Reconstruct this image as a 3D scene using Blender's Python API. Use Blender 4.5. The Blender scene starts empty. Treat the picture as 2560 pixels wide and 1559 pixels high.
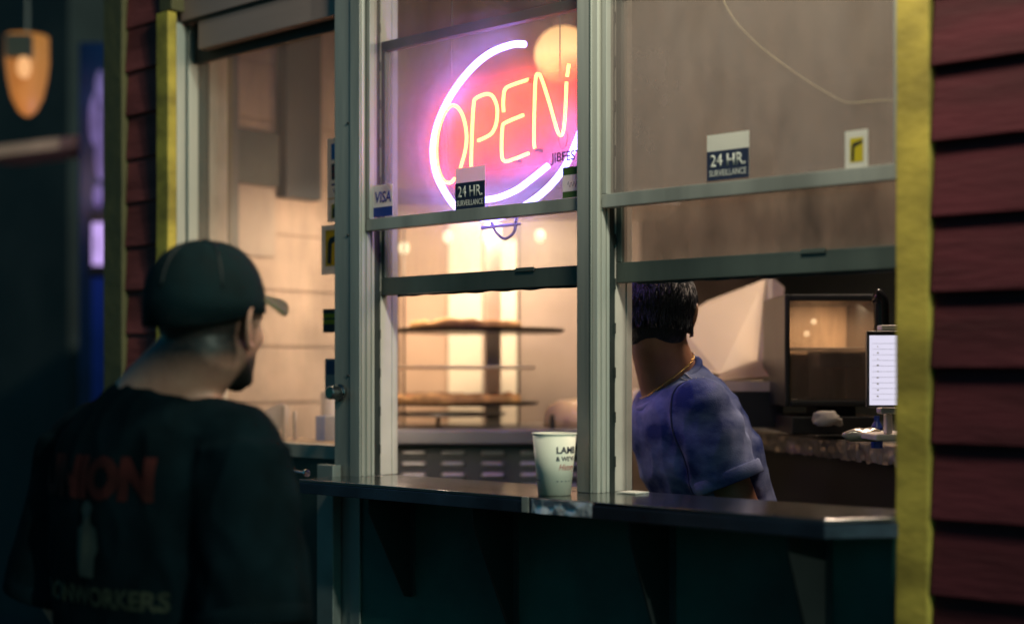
import bpy, bmesh, math, random
from mathutils import Vector, Matrix, noise
from mathutils.bvhtree import BVHTree
random.seed(7)
S = bpy.context.scene
COL = S.collection
# ------------------------------------------------------------------ camera
F_PX, YH, DC, HC = 3556.0, 930.0, 2.23, 1.5      # focal px @2560, horizon row, distance to the wall, eye height
TH = math.atan(3980 / F_PX)
CT, ST = math.cos(TH), math.sin(TH)
FWD, RGT = Vector((-CT, ST, 0)), Vector((ST, CT, 0))
cam_d = bpy.data.cameras.new("camera"); cam = bpy.data.objects.new("camera", cam_d); COL.objects.link(cam)
cam.location = (0, -DC, HC)
cam.rotation_euler = (math.radians(90), 0, math.atan2(-FWD.x, FWD.y))
cam_d.sensor_width = 36; cam_d.lens = 36 * F_PX / 2560
cam_d.shift_x = 0; cam_d.shift_y = (YH - 779.5) / 2560
cam_d.clip_start = 0.05; cam_d.clip_end = 500
cam_d.dof.use_dof = True; cam_d.dof.focus_distance = 3.02; cam_d.dof.aperture_fstop = 1.15
S.camera = cam
# ------------------------------------------------------------------ world, light, exposure
W = bpy.data.worlds.new("World"); S.world = W; W.use_nodes = True
wn = W.node_tree.nodes; wl = W.node_tree.links
bg = wn['Background']; sky = wn.new('ShaderNodeTexSky'); sky.sky_type = 'NISHITA'; sky.sun_disc = False
SUN_DIR = Vector((1.0, -0.18, 0.36)).normalized()
sky.sun_elevation = math.asin(SUN_DIR.z); sky.sun_rotation = math.atan2(SUN_DIR.x, SUN_DIR.y)
tint = wn.new('ShaderNodeMix'); tint.data_type = 'RGBA'; tint.blend_type = 'MULTIPLY'; tint.inputs['Factor'].default_value = 1
tint.inputs['B'].default_value = (0.09, 0.50, 0.60, 1)
wl.new(sky.outputs[0], tint.inputs['A']); wl.new(tint.outputs['Result'], bg.inputs['Color'])
bg.inputs['Strength'].default_value = 0.050
sd = bpy.data.lights.new("street_light", 'SUN'); sd.energy = 1.0; sd.angle = math.radians(1.2); sd.color = (0.88, 1.0, 0.80)
so = bpy.data.objects.new("street_light", sd); COL.objects.link(so)
so.rotation_euler = SUN_DIR.to_track_quat('Z', 'Y').to_euler()
ld = bpy.data.lights.new("unseen_upper_lamp", 'POINT'); ld.energy = 52.0; ld.color = (1.0, 0.95, 0.70); ld.shadow_soft_size = 0.16  # unseen lamp, added for the downward falloff on trim and siding
lo = bpy.data.objects.new("unseen_upper_lamp", ld); COL.objects.link(lo); lo.location = (-1.15, -0.50, 2.80)
S.view_settings.view_transform = 'Standard'; S.view_settings.look = 'None'
S.view_settings.exposure = 0; S.view_settings.gamma = 1
S.render.engine = 'CYCLES'
S.cycles.use_denoising = True
S.cycles.sample_clamp_indirect = 4; S.cycles.max_bounces = 8; S.cycles.transparent_max_bounces = 16
S.cycles.caustics_reflective = False; S.cycles.caustics_refractive = False

# ------------------------------------------------------------------ pixel -> world helpers (2560 px photo frame)
def ray(px):
    k = (px - 1280) / F_PX
    return FWD + RGT * k
def P(px, py, y=0.0):                                    # point on the vertical plane y
    d = ray(px); Z = (y + DC) / d.y
    return Vector((Z * d.x, y, HC - (py - YH) / F_PX * Z))
def Q(px, py, Z):                                        # point at distance Z in front of the camera
    d = ray(px)
    return Vector((Z * d.x, Z * d.y - DC, HC - (py - YH) / F_PX * Z))
def PX(px, py, x):                                       # point on the plane x
    d = ray(px); Z = x / d.x
    return Vector((x, Z * d.y - DC, HC - (py - YH) / F_PX * Z))
def PH(px, py, z):                                       # point on the level plane z
    Z = (HC - z) * F_PX / (py - YH)
    return Q(px, py, Z)
# ------------------------------------------------------------------ materials
MATS = {}
def nt(name):
    m = bpy.data.materials.new(name); m.use_nodes = True
    return m, m.node_tree.nodes, m.node_tree.links, m.node_tree.nodes['Principled BSDF']
def mat(name, col, rough=0.5, metal=0.0, var=0.15, vscale=6, bump=0.0, bscale=40, col2=None, stretch=(1, 1, 1), spec=0.5, detail=4, trans=0, sheen=0, contrast=None):
    if name in MATS: return MATS[name]
    m, n, l, b = nt(name); MATS[name] = m
    tc = n.new('ShaderNodeTexCoord'); mp = n.new('ShaderNodeMapping'); mp.inputs['Scale'].default_value = stretch
    l.new(tc.outputs['Object'], mp.inputs['Vector'])
    nz = n.new('ShaderNodeTexNoise'); nz.inputs['Scale'].default_value = vscale; nz.inputs['Detail'].default_value = detail
    l.new(mp.outputs[0], nz.inputs['Vector'])
    rp = n.new('ShaderNodeValToRGB')
    c2 = col2 if col2 else tuple(max(0, c * (1 - var)) for c in col)
    c1 = col if col2 else tuple(min(1, c * (1 + var)) for c in col)
    a, z = contrast or (0.35, 0.65)
    rp.color_ramp.elements[0].position = a; rp.color_ramp.elements[0].color = (*c2, 1)
    rp.color_ramp.elements[1].position = z; rp.color_ramp.elements[1].color = (*c1, 1)
    l.new(nz.outputs['Fac'], rp.inputs['Fac']); l.new(rp.outputs['Color'], b.inputs['Base Color'])
    mr = n.new('ShaderNodeMapRange'); mr.inputs['To Min'].default_value = max(0.03, rough * 0.8); mr.inputs['To Max'].default_value = min(1, rough * 1.25)
    l.new(nz.outputs['Fac'], mr.inputs['Value']); l.new(mr.outputs[0], b.inputs['Roughness'])
    b.inputs['Metallic'].default_value = metal; b.inputs['Specular IOR Level'].default_value = spec
    if sheen: b.inputs['Sheen Weight'].default_value = sheen
    if bump:
        n2 = n.new('ShaderNodeTexNoise'); n2.inputs['Scale'].default_value = bscale; n2.inputs['Detail'].default_value = 5
        l.new(mp.outputs[0], n2.inputs['Vector'])
        bp = n.new('ShaderNodeBump'); bp.inputs['Strength'].default_value = bump; bp.inputs['Distance'].default_value = 0.004
        l.new(n2.outputs['Fac'], bp.inputs['Height']); l.new(bp.outputs[0], b.inputs['Normal'])
    return m
def emit(name, col, s, base=None):
    if name in MATS: return MATS[name]
    m, n, l, b = nt(name); MATS[name] = m
    b.inputs['Base Color'].default_value = (*(base or (0.02, 0.02, 0.02)), 1)
    b.inputs['Emission Color'].default_value = (*col, 1); b.inputs['Emission Strength'].default_value = s
    return m
def glass(name, dmin, dmax, dcol=(0.75, 0.7, 0.62), stretch=(3, 3, 0.8), scale=5, tint_=(0.95, 0.96, 0.95), transl=0.6, refl=1.0):
    if name in MATS: return MATS[name]
    m, n, l, b = nt(name); MATS[name] = m; n.remove(b); out = n['Material Output']
    tr = n.new('ShaderNodeBsdfTransparent'); tr.inputs['Color'].default_value = (*tint_, 1)
    gl = n.new('ShaderNodeBsdfGlossy'); gl.inputs['Roughness'].default_value = 0.03
    fr = n.new('ShaderNodeFresnel'); fr.inputs['IOR'].default_value = 1.5
    fm = n.new('ShaderNodeMath'); fm.operation = 'MULTIPLY'; fm.inputs[1].default_value = refl
    ge = n.new('ShaderNodeNewGeometry'); fb = n.new('ShaderNodeMath'); fb.operation = 'SUBTRACT'; fb.inputs[0].default_value = 1; l.new(ge.outputs['Backfacing'], fb.inputs[1])
    f2 = n.new('ShaderNodeMath'); f2.operation = 'MULTIPLY'; l.new(fr.outputs[0], f2.inputs[0]); l.new(fb.outputs[0], f2.inputs[1]); l.new(f2.outputs[0], fm.inputs[0])
    m1 = n.new('ShaderNodeMixShader'); l.new(fm.outputs[0], m1.inputs[0]); l.new(tr.outputs[0], m1.inputs[1]); l.new(gl.outputs[0], m1.inputs[2])
    df = n.new('ShaderNodeBsdfDiffuse'); df.inputs['Color'].default_value = (*dcol, 1)
    tl = n.new('ShaderNodeBsdfTranslucent'); tl.inputs['Color'].default_value = (*dcol, 1)
    m2 = n.new('ShaderNodeMixShader'); m2.inputs[0].default_value = transl; l.new(df.outputs[0], m2.inputs[1]); l.new(tl.outputs[0], m2.inputs[2])
    tc = n.new('ShaderNodeTexCoord'); mp = n.new('ShaderNodeMapping'); mp.inputs['Scale'].default_value = stretch
    l.new(tc.outputs['Object'], mp.inputs['Vector'])
    nz = n.new('ShaderNodeTexNoise'); nz.inputs['Scale'].default_value = scale; nz.inputs['Detail'].default_value = 7; nz.inputs['Roughness'].default_value = 0.6
    l.new(mp.outputs[0], nz.inputs['Vector'])
    mr = n.new('ShaderNodeMapRange'); mr.inputs['From Min'].default_value = 0.32; mr.inputs['From Max'].default_value = 0.72
    mr.inputs['To Min'].default_value = dmin; mr.inputs['To Max'].default_value = dmax
    l.new(nz.outputs['Fac'], mr.inputs['Value'])
    m3 = n.new('ShaderNodeMixShader'); l.new(mr.outputs[0], m3.inputs[0]); l.new(m1.outputs[0], m3.inputs[1]); l.new(m2.outputs[0], m3.inputs[2])
    l.new(m3.outputs[0], out.inputs['Surface'])
    return m
ALU = mat('brushed_aluminium', (0.33, 0.33, 0.31), 0.42, 0.2, 0.30, 7, 0.25, 60, stretch=(1, 1, 0.12))
ALU_D = mat('dark_aluminium', (0.10, 0.12, 0.11), 0.45, 0.4, 0.3, 6, 0.2, 60, stretch=(1, 1, 0.15))
ALU_L = mat('light_aluminium', (0.50, 0.50, 0.46), 0.45, 0.25, 0.25, 8, 0.1, 50, stretch=(1, 1, 0.1))
WALU = mat('warm_grey_metal', (0.42, 0.28, 0.25), 0.5, 0.1, 0.15, 5, 0.2, 50, stretch=(0.15, 1, 1))
GASKET = mat('black_gasket', (0.015, 0.022, 0.022), 0.6, 0, 0.3)
LINING = mat('painted_lining', (0.62, 0.55, 0.50), 0.6, 0, 0.10, 9, 0.15, 50)
YELLOW = mat('yellow_paint', (0.47, 0.34, 0.055), 0.65, 0, 0.35, 8, 0.3, 55, stretch=(1, 1, 1.6))
OLIVE = mat('olive_paint', (0.105, 0.088, 0.035), 0.65, 0, 0.2, 8, 0.6, 40)
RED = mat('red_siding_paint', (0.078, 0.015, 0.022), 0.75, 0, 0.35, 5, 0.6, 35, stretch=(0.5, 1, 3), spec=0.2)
REDL = mat('red_siding_shade_lift', (0.26, 0.060, 0.060), 0.75, 0, 0.35, 5, 0.6, 35, stretch=(0.5, 1, 3), spec=0.2)  # same siding, colour lightened to offset the shade on the left
GREENB = mat('dark_green_board', (0.026, 0.11, 0.095), 0.6, 0, 0.35, 4, 0.4, 25)
STEEL = mat('stainless_steel', (0.42, 0.42, 0.42), 0.16, 1.0, 0.15, 7, 0.25, 14, stretch=(0.3, 3, 1))
STEEL_E = mat('steel_edge_band', (0.10, 0.12, 0.18), 0.25, 0.9, 0.3, 7, 0.25, 14)
STEEL_K = mat('kitchen_steel', (0.36, 0.33, 0.31), 0.38, 0.6, 0.2, 4, 0.1, 20)
BLACK = mat('black_plastic', (0.012, 0.013, 0.014), 0.4, 0, 0.3)
WHITE = mat('white_card', (0.72, 0.70, 0.66), 0.6, 0, 0.05, 12)
BLACKP = mat('black_print', (0.008, 0.010, 0.016), 0.5, 0, 0.1)
CREAM = mat('cream_panel', (0.75, 0.64, 0.50), 0.55, 0, 0.08, 3)
TAN = mat('tan_panel', (0.46, 0.31, 0.22), 0.6, 0, 0.12, 3)
BROWN = mat('brown_panel', (0.16, 0.10, 0.075), 0.6, 0, 0.3, 3)
CHROME = mat('chrome', (0.75, 0.75, 0.75), 0.15, 1.0, 0.05)
def paper(name, c, tr=0.45):
    if name in MATS: return MATS[name]
    m, n, l, b = nt(name); MATS[name] = m; out = n['Material Output']
    b.inputs['Base Color'].default_value = (*c, 1); b.inputs['Roughness'].default_value = .6
    tl = n.new('ShaderNodeBsdfTranslucent'); tl.inputs['Color'].default_value = (*c, 1)
    mx = n.new('ShaderNodeMixShader'); mx.inputs[0].default_value = tr
    l.new(b.outputs[0], mx.inputs[1]); l.new(tl.outputs[0], mx.inputs[2]); l.new(mx.outputs[0], out.inputs['Surface']); return m
def flat(name, c, rough=0.55): return mat(name, c, rough, 0, 0.05, 20)

# ------------------------------------------------------------------ mesh helpers
class MB:
    def __init__(s): s.bm = bmesh.new()
    def box(s, x0, x1, y0, y1, z0, z1, mtx=None):
        vs = [s.bm.verts.new((x, y, z)) for x in (x0, x1) for y in (y0, y1) for z in (z0, z1)]
        if mtx is not None:
            for v in vs: v.co = mtx @ v.co
        for f in ((0, 1, 3, 2), (4, 6, 7, 5), (0, 4, 5, 1), (2, 3, 7, 6), (0, 2, 6, 4), (1, 5, 7, 3)):
            s.bm.faces.new([vs[i] for i in f])
        return s
    def prism(s, pts, off):                              # closed polygon (3-D points) extruded by a vector
        off = Vector(off)
        a = [s.bm.verts.new(p) for p in pts]; b = [s.bm.verts.new(Vector(p) + off) for p in pts]
        n = len(a); s.bm.faces.new(a[::-1]); s.bm.faces.new(b)
        for i in range(n): s.bm.faces.new((a[i], a[(i + 1) % n], b[(i + 1) % n], b[i]))
        return s
    def rings(s, rings, cap=True, closed=True):
        vr = [[s.bm.verts.new(p) for p in r] for r in rings]
        n = len(vr[0])
        for i in range(len(vr) - 1):
            for j in range(n if closed else n - 1):
                s.bm.faces.new((vr[i][j], vr[i][(j + 1) % n], vr[i + 1][(j + 1) % n], vr[i + 1][j]))
        if cap: s.bm.faces.new(vr[0][::-1]); s.bm.faces.new(vr[-1])
        return s
    def tube(s, pts, r, n=8, r1=None):
        pts = [Vector(p) for p in pts]; rings = []
        up = Vector((0, 0, 1)); 
        for i, p in enumerate(pts):
            t = (pts[min(i + 1, len(pts) - 1)] - pts[max(i - 1, 0)])
            t = t.normalized() if t.length > 1e-9 else Vector((0, 0, 1))
            if i == 0:
                a = t.cross(up if abs(t.z) < 0.95 else Vector((1, 0, 0))).normalized()
            else:
                a = (a - t * a.dot(t)).normalized()
            b = t.cross(a); rr = r if r1 is None else r + (r1 - r) * i / (len(pts) - 1)
            if callable(r): rr = r(i / (len(pts) - 1))
            rings.append([p + (a * math.cos(q) + b * math.sin(q)) * rr for q in (2 * math.pi * j / n for j in range(n))])
        return s.rings(rings)
    def lathe(s, prof, c=(0, 0, 0), n=32, mtx=None):     # profile of (r, z); closed ends when r == 0 is avoided
        c = Vector(c); rings = []
        for r, z in prof:
            ring = [Vector((r * math.cos(q), r * math.sin(q), z)) for q in (2 * math.pi * j / n for j in range(n))]
            if mtx is not None: ring = [mtx @ p for p in ring]
            rings.append([c + p for p in ring])
        return s.rings(rings)
    def ell(s, c, r, rot=None, n=20):
        c = Vector(c); R = rot or Matrix.Identity(3)
        if not hasattr(r, '__len__'): r = (r, r, r)
        rings = []
        m = n // 2
        for i in range(1, m):
            a = math.pi * i / m
            rings.append([c + R @ Vector((r[0] * math.sin(a) * math.cos(q), r[1] * math.sin(a) * math.sin(q), r[2] * -math.cos(a))) for q in (2 * math.pi * j / n for j in range(n))])
        return s.rings(rings)
    def caps(s, p0, r0, p1, r1, n=16):                   # tapered capsule
        p0, p1 = Vector(p0), Vector(p1); t = (p1 - p0); L = t.length; t.normalize()
        q = Vector((0, 0, 1)).rotation_difference(t); rings = []
        pr = [(r0 * math.sin(a), -r0 * math.cos(a)) for a in (math.radians(k) for k in (15, 40, 65, 90))]
        pr += [(r1 * math.cos(a), L + r1 * math.sin(a)) for a in (math.radians(k) for k in (0, 25, 50, 75))]
        for r, z in pr:
            rings.append([p0 + q @ Vector((r * math.cos(w), r * math.sin(w), z)) for w in (2 * math.pi * j / n for j in range(n))])
        return s.rings(rings)
    def build(s, name, m, parent=None, smooth=False, bevel=0, origin=None):
        bmesh.ops.recalc_face_normals(s.bm, faces=s.bm.faces)
        me = bpy.data.meshes.new(name); s.bm.to_mesh(me); s.bm.free()
        return link(name, me, m, parent, smooth, bevel)
def link(name, me, m, parent=None, smooth=False, bevel=0):
    o = bpy.data.objects.new(name, me); COL.objects.link(o)
    if m and not me.materials: me.materials.append(m)
    if smooth:
        for p in me.polygons: p.use_smooth = True
    if parent is not None: adopt(o, parent)
    if bevel:
        b = o.modifiers.new('bevel', 'BEVEL'); b.width = bevel; b.segments = 2; b.limit_method = 'ANGLE'; b.angle_limit = math.radians(40)
    return o
def adopt(o, parent):
    o.parent = parent; o.matrix_parent_inverse = world_of(parent).inverted()
def world_of(o):
    M = o.matrix_basis.copy()
    while o.parent: M = o.parent.matrix_basis @ o.matrix_parent_inverse @ M if False else (o.parent.matrix_basis @ o.matrix_parent_inverse @ M); o = o.parent
    return M
def thing(name, label, cat, loc=(0, 0, 0), group=None):
    o = bpy.data.objects.new(name, None); COL.objects.link(o); o.location = loc; o.empty_display_size = 0.1
    o['label'] = label; o['category'] = cat
    if group: o['group'] = group
    return o
def tag(o, label, cat, group=None):
    o['label'] = label; o['category'] = cat
    if group: o['group'] = group
    return o
def struct(o): o['kind'] = 'structure'; return o
def set_origin(o, c):
    c = Vector(c); o.data.transform(Matrix.Translation(-c)); o.location = c
    return o
def text_mesh(body, h, sx=1.0, bold=0.0, ext=0.0004, shear=0.0, align='LEFT'):
    cu = bpy.data.curves.new('lettering', 'FONT'); cu.body = body; cu.size = 1.0; cu.offset = bold; cu.align_x = align; cu.shear = shear
    cu.resolution_u = 3
    o = bpy.data.objects.new('lettering', cu); COL.objects.link(o)
    dg = bpy.context.evaluated_depsgraph_get(); dg.update()
    me = bpy.data.meshes.new_from_object(o.evaluated_get(dg)); bpy.data.objects.remove(o); bpy.data.curves.remove(cu)
    s = h / 0.70                                          # capital height of the built-in font
    me.transform(Matrix.Diagonal((s * sx, s, 1, 1)))
    bm = bmesh.new(); bm.from_mesh(me)
    if ext:
        r = bmesh.ops.extrude_face_region(bm, geom=bm.faces[:])
        bmesh.ops.translate(bm, vec=(0, 0, ext), verts=[e for e in r['geom'] if isinstance(e, bmesh.types.BMVert)])
    bmesh.ops.recalc_face_normals(bm, faces=bm.faces)
    bm.to_mesh(me); bm.free(); me.materials.clear()
    return me
def wall_text(body, x, y, z, h, m, parent, width=None, sx=1.0, **kw):   # upright text facing the street (-y), left end at x
    me = text_mesh(body, h, sx, **kw)
    if width:
        xs = [v.co.x for v in me.vertices]; w = max(xs) - min(xs); x0 = min(xs)
        me.transform(Matrix.Translation((-x0, 0, 0))); me.transform(Matrix.Diagonal((width / w, 1, 1, 1)))
    me.transform(Matrix.Translation((x, y, z)) @ Matrix.Rotation(math.pi / 2, 4, 'X'))
    return link('lettering', me, m, parent)
def bake(mb, voxel=0.006, smooth=8, fac=0.5):            # fuse overlapping volumes into one continuous skin
    bmesh.ops.recalc_face_normals(mb.bm, faces=mb.bm.faces)
    me = bpy.data.meshes.new('body'); mb.bm.to_mesh(me); mb.bm.free()
    o = bpy.data.objects.new('body', me); COL.objects.link(o)
    r = o.modifiers.new('r', 'REMESH'); r.mode = 'VOXEL'; r.voxel_size = voxel; r.use_smooth_shade = True
    if smooth:
        s = o.modifiers.new('s', 'SMOOTH'); s.factor = fac; s.iterations = smooth
    dg = bpy.context.evaluated_depsgraph_get(); dg.update()
    out = bpy.data.meshes.new_from_object(o.evaluated_get(dg)); bpy.data.objects.remove(o); bpy.data.meshes.remove(me)
    for p in out.polygons: p.use_smooth = True
    out.materials.clear()
    return out

# heights and stations read off the photograph
ZC = 1.258                                                # counter top
UL, US0, US1, UM0, UM1, UR = -3.188, -2.556, -2.468, -1.816, -1.767, -1.120
# ================================================================== SETTING
g = struct(MB().box(-60, 60, -60, 60, -0.10, 0.0).build('ground', mat('asphalt', (0.05, 0.05, 0.052), 0.8, 0, 0.3, 3, 0.6, 60)))
struct(MB().box(-3.43, 0.8, 0.17, 3.4, 0.0, 0.03).build('kitchen_floor', mat('kitchen_floor', (0.10, 0.08, 0.07), 0.5, 0, 0.3, 3)))
struct(MB().box(-4.0, 0.8, 3.4, 3.5, 0.0, 2.86).build('kitchen_back_wall', mat('kitchen_wall', (0.05, 0.062, 0.052), 0.6, 0, 0.25, 2)))
struct(MB().box(-4.0, 0.8, 0.17, 3.4, 2.80, 2.86).build('kitchen_ceiling', mat('kitchen_ceiling', (0.10, 0.09, 0.08), 0.7, 0, 0.2, 2)))
sw_ = MB().box(-3.438, -3.42, 0.17, 3.4, 0.03, 2.80)
for k in range(16): sw_.box(-3.4195, -3.412, 0.17, 3.39, 0.05 + k * 0.17, 0.05 + k * 0.17 + 0.162)
struct(sw_.build('kitchen_side_wall', mat('kitchen_side', (0.40, 0.29, 0.23), 0.6, 0, 0.22, 5), bevel=0.002))
struct(MB().box(0.8, 0.86, 0.17, 3.5, 0.0, 2.86).build('kitchen_side_wall', MATS['kitchen_wall']))

# ---------------- the food stand shell
st = thing('food_stand', 'dark food stand front with red lap siding and yellow trim boards around its windows', 'building', (-1.8, 0.08, 0))
def siding(x0, x1, zref, period=0.1235, pb=0.034, pt=0.010):
    mb = MB(); z = zref - math.ceil(zref / period) * period + period
    i = 0
    while z < 2.95:
        dy = random.uniform(-0.002, 0.002)
        prof = [(-pb + dy, z), (-pt + dy, z + period + 0.004), (0.010, z + period + 0.004), (0.010, z)]
        mb.prism([(x0, y, zz) for y, zz in prof], (x1 - x0, 0, 0)); z += period; i += 1
    return mb
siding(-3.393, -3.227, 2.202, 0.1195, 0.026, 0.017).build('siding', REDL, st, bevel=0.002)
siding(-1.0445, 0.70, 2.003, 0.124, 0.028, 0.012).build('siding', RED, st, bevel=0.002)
def wavy_board(x0, x1, y0, y1, z0, z1, m, amp=0.0012):
    mb = MB(); n = 60; rings = []
    for i in range(n + 1):
        z = z0 + (z1 - z0) * i / n
        a = noise.noise(Vector((x0 * 7, z * 9, 0))) * amp; b = noise.noise(Vector((x0 * 7 + 5, z * 9, 3))) * amp * 1.5
        rings.append([Vector((x0 + a, y0 + b * .6, z)), Vector((x1 + b, y0 + a * .6, z)), Vector((x1 + b, y1, z)), Vector((x0 + a, y1, z))])
    return mb.rings(rings)
wavy_board(-3.486, -3.3935, -0.036, 0.06, 0, 2.95, OLIVE).build('corner_board', OLIVE, st, bevel=0.003)
wavy_board(-3.226, -3.172, -0.040, -0.012, 0, 2.452, YELLOW, 0.001).build('trim_board', YELLOW, st, bevel=0.003)
wavy_board(-1.107, -1.0465, -0.030, 0.06, 0, 2.95, YELLOW, 0.0022).build('trim_board', YELLOW, st, bevel=0.004)
MB().box(-3.226, -3.17, -0.030, 0.04, 2.456, 2.95).build('header_board', OLIVE, st, bevel=0.003)
MB().box(UL - 0.02, -2.47, 0.012, 0.14, 2.565, 2.95).box(-2.46, UR, 0.012, 0.14, 2.62, 2.95).build('fascia', mat('dark_fascia', (0.05, 0.05, 0.035), 0.7), st)
MB().box(US1 + 0.002, -1.06, 0.004, 0.14, 0.0, 1.229).build('lower_wall', GREENB, st)
MB().box(-3.485, -3.205, -0.0115, 0.168, 0, 2.94).build('inner_wall', mat('inner_wall', (0.12, 0.10, 0.09), 0.7), st)
MB().box(-1.105, 0.70, 0.012, 0.168, 0, 2.94).build('inner_wall', MATS['inner_wall'], st)
MB().box(-3.486, 0.70, 0.17, 3.5, 2.88, 2.97).build('roof', mat('roof', (0.03, 0.03, 0.03), 0.8), st)
MB().box(-3.484, -3.44, 0.17, 3.5, 0, 2.87).build('end_wall', RED, st)

# ---------------- door at the left
dr = thing('door', 'grey metal door with dirty half window and round lock, behind the man in the cap', 'door', (-2.86, 0.05, 0))
hz = 2.352
MB().box(US0, US1, 0.0, 0.045, 0.12, 2.90).build('stile', ALU, dr, bevel=0.0015)
MB().box(US1 - 0.030, US1 + 0.0035, -0.003, 0.0, 0.12, 2.90).build('edge_strip', ALU, dr, bevel=0.0008)
MB().box(UL + 0.066, US0 - 0.001, 0.020, 0.050, hz, 2.428).build('header_rail', WALU, dr, bevel=0.001)
MB().box(UL + 0.003, US0 - 0.001, 0.010, 0.050, 2.434, 2.56).build('transom_rail', WALU, dr, bevel=0.001)
MB().box(UL + 0.004, US0 - 0.001, 0.052, 0.064, hz - 0.024, 2.44).box(UL + 0.004, US0 - 0.001, 0.0135, 0.018, 2.4285, 2.4335).build('gasket', GASKET, dr)
jb = MB()
jb.box(UL - 0.016, UL, 0.000, 0.027, 0.1, 2.43); jb.box(UL - 0.016, UL, 0.036, 0.068, 0.1, 2.43)
jb.build('jamb_track', ALU_L, dr, bevel=0.001)
MB().box(UL - 0.015, UL - 0.006, 0.027, 0.036, 0.1, 2.43).box(UL - 0.015, UL - 0.001, 0.0685, 0.104, 0.1, 2.43).build('jamb_gasket', mat('teal_gasket', (0.02, 0.05, 0.055), 0.5), dr)
MB().box(UL - 0.016, UL - 0.0005, 0.105, 0.166, 0.1, 2.80).build('jamb_lining', LINING, dr, bevel=0.001)
MB().box(UL + 0.002, US0 + 0.06, 0.0655, 0.0695, 1.325, 2.43).build('pane', glass('grimy_door_glass', 0.07, 0.22, scale=4, stretch=(2.2, 2.2, 0.8), dcol=(0.6, 0.52, 0.46)), dr)
MB().box(UL + 0.002, US0 - 0.001, 0.030, 0.080, 1.291, 1.324).build('bottom_rail', mat('ledge_metal', (0.40, 0.36, 0.32), 0.5, 0.3), dr, bevel=0.001)
MB().box(UL + 0.002, US0 - 0.001, 0.036, 0.070, 0.12, 1.290).build('kick_panel', mat('kick_panel', (0.030, 0.055, 0.052), 0.5, 0.3, 0.3, 4), dr)
for py in (308, 588, 938):
    c = P(870, py, -0.001); k = MB(); k.lathe([(0.0001, 0.0025), (0.0024, 0.002), (0.0034, 0)], c, 12, Matrix.Rotation(math.pi / 2, 4, 'X')); k.build('screw', BLACK, dr)
lk = P(852, 981, -0.001)
R90 = Matrix.Rotation(math.pi / 2, 4, 'X')
MB().lathe([(0.0205, 0.001), (0.0205, 0.006), (0.0165, 0.009), (0.0155, 0.034), (0.013, 0.037), (0.0001, 0.037)], lk, 28, R90).build('lock', mat('lock_metal', (0.30, 0.31, 0.30), 0.22, 1.0), dr, smooth=False, bevel=0.0006)
# square post standing below the door edge
pa, pb = P(813, 1165, -0.004), P(853, 1165, -0.004)
tag(MB().box(pa.x, pb.x, -0.030, -0.004, 0.0, pa.z + 0.006).build('square_post', mat('grey_post', (0.24, 0.26, 0.25), 0.5, 0.3, 0.2), bevel=0.002), 'short pale grey square post standing behind the left end of the counter', 'post')
bt = PH(742, 1188, 1.262)
bolt = MB(); bolt.tube([Vector((-2.566, -0.12, 1.272)), Vector((-2.518, -0.12, 1.270))], 0.0035); bolt.lathe([(0.0001, -.004), (0.009, -.003), (0.009, .003), (0.0001, .004)], (-2.515, -0.12, 1.270), 16, Matrix.Rotation(math.pi / 2, 4, 'Y'))
tag(bolt.build('bolt', CHROME), 'small steel bolt sticking out past the left end of the counter', 'bolt')

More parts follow.
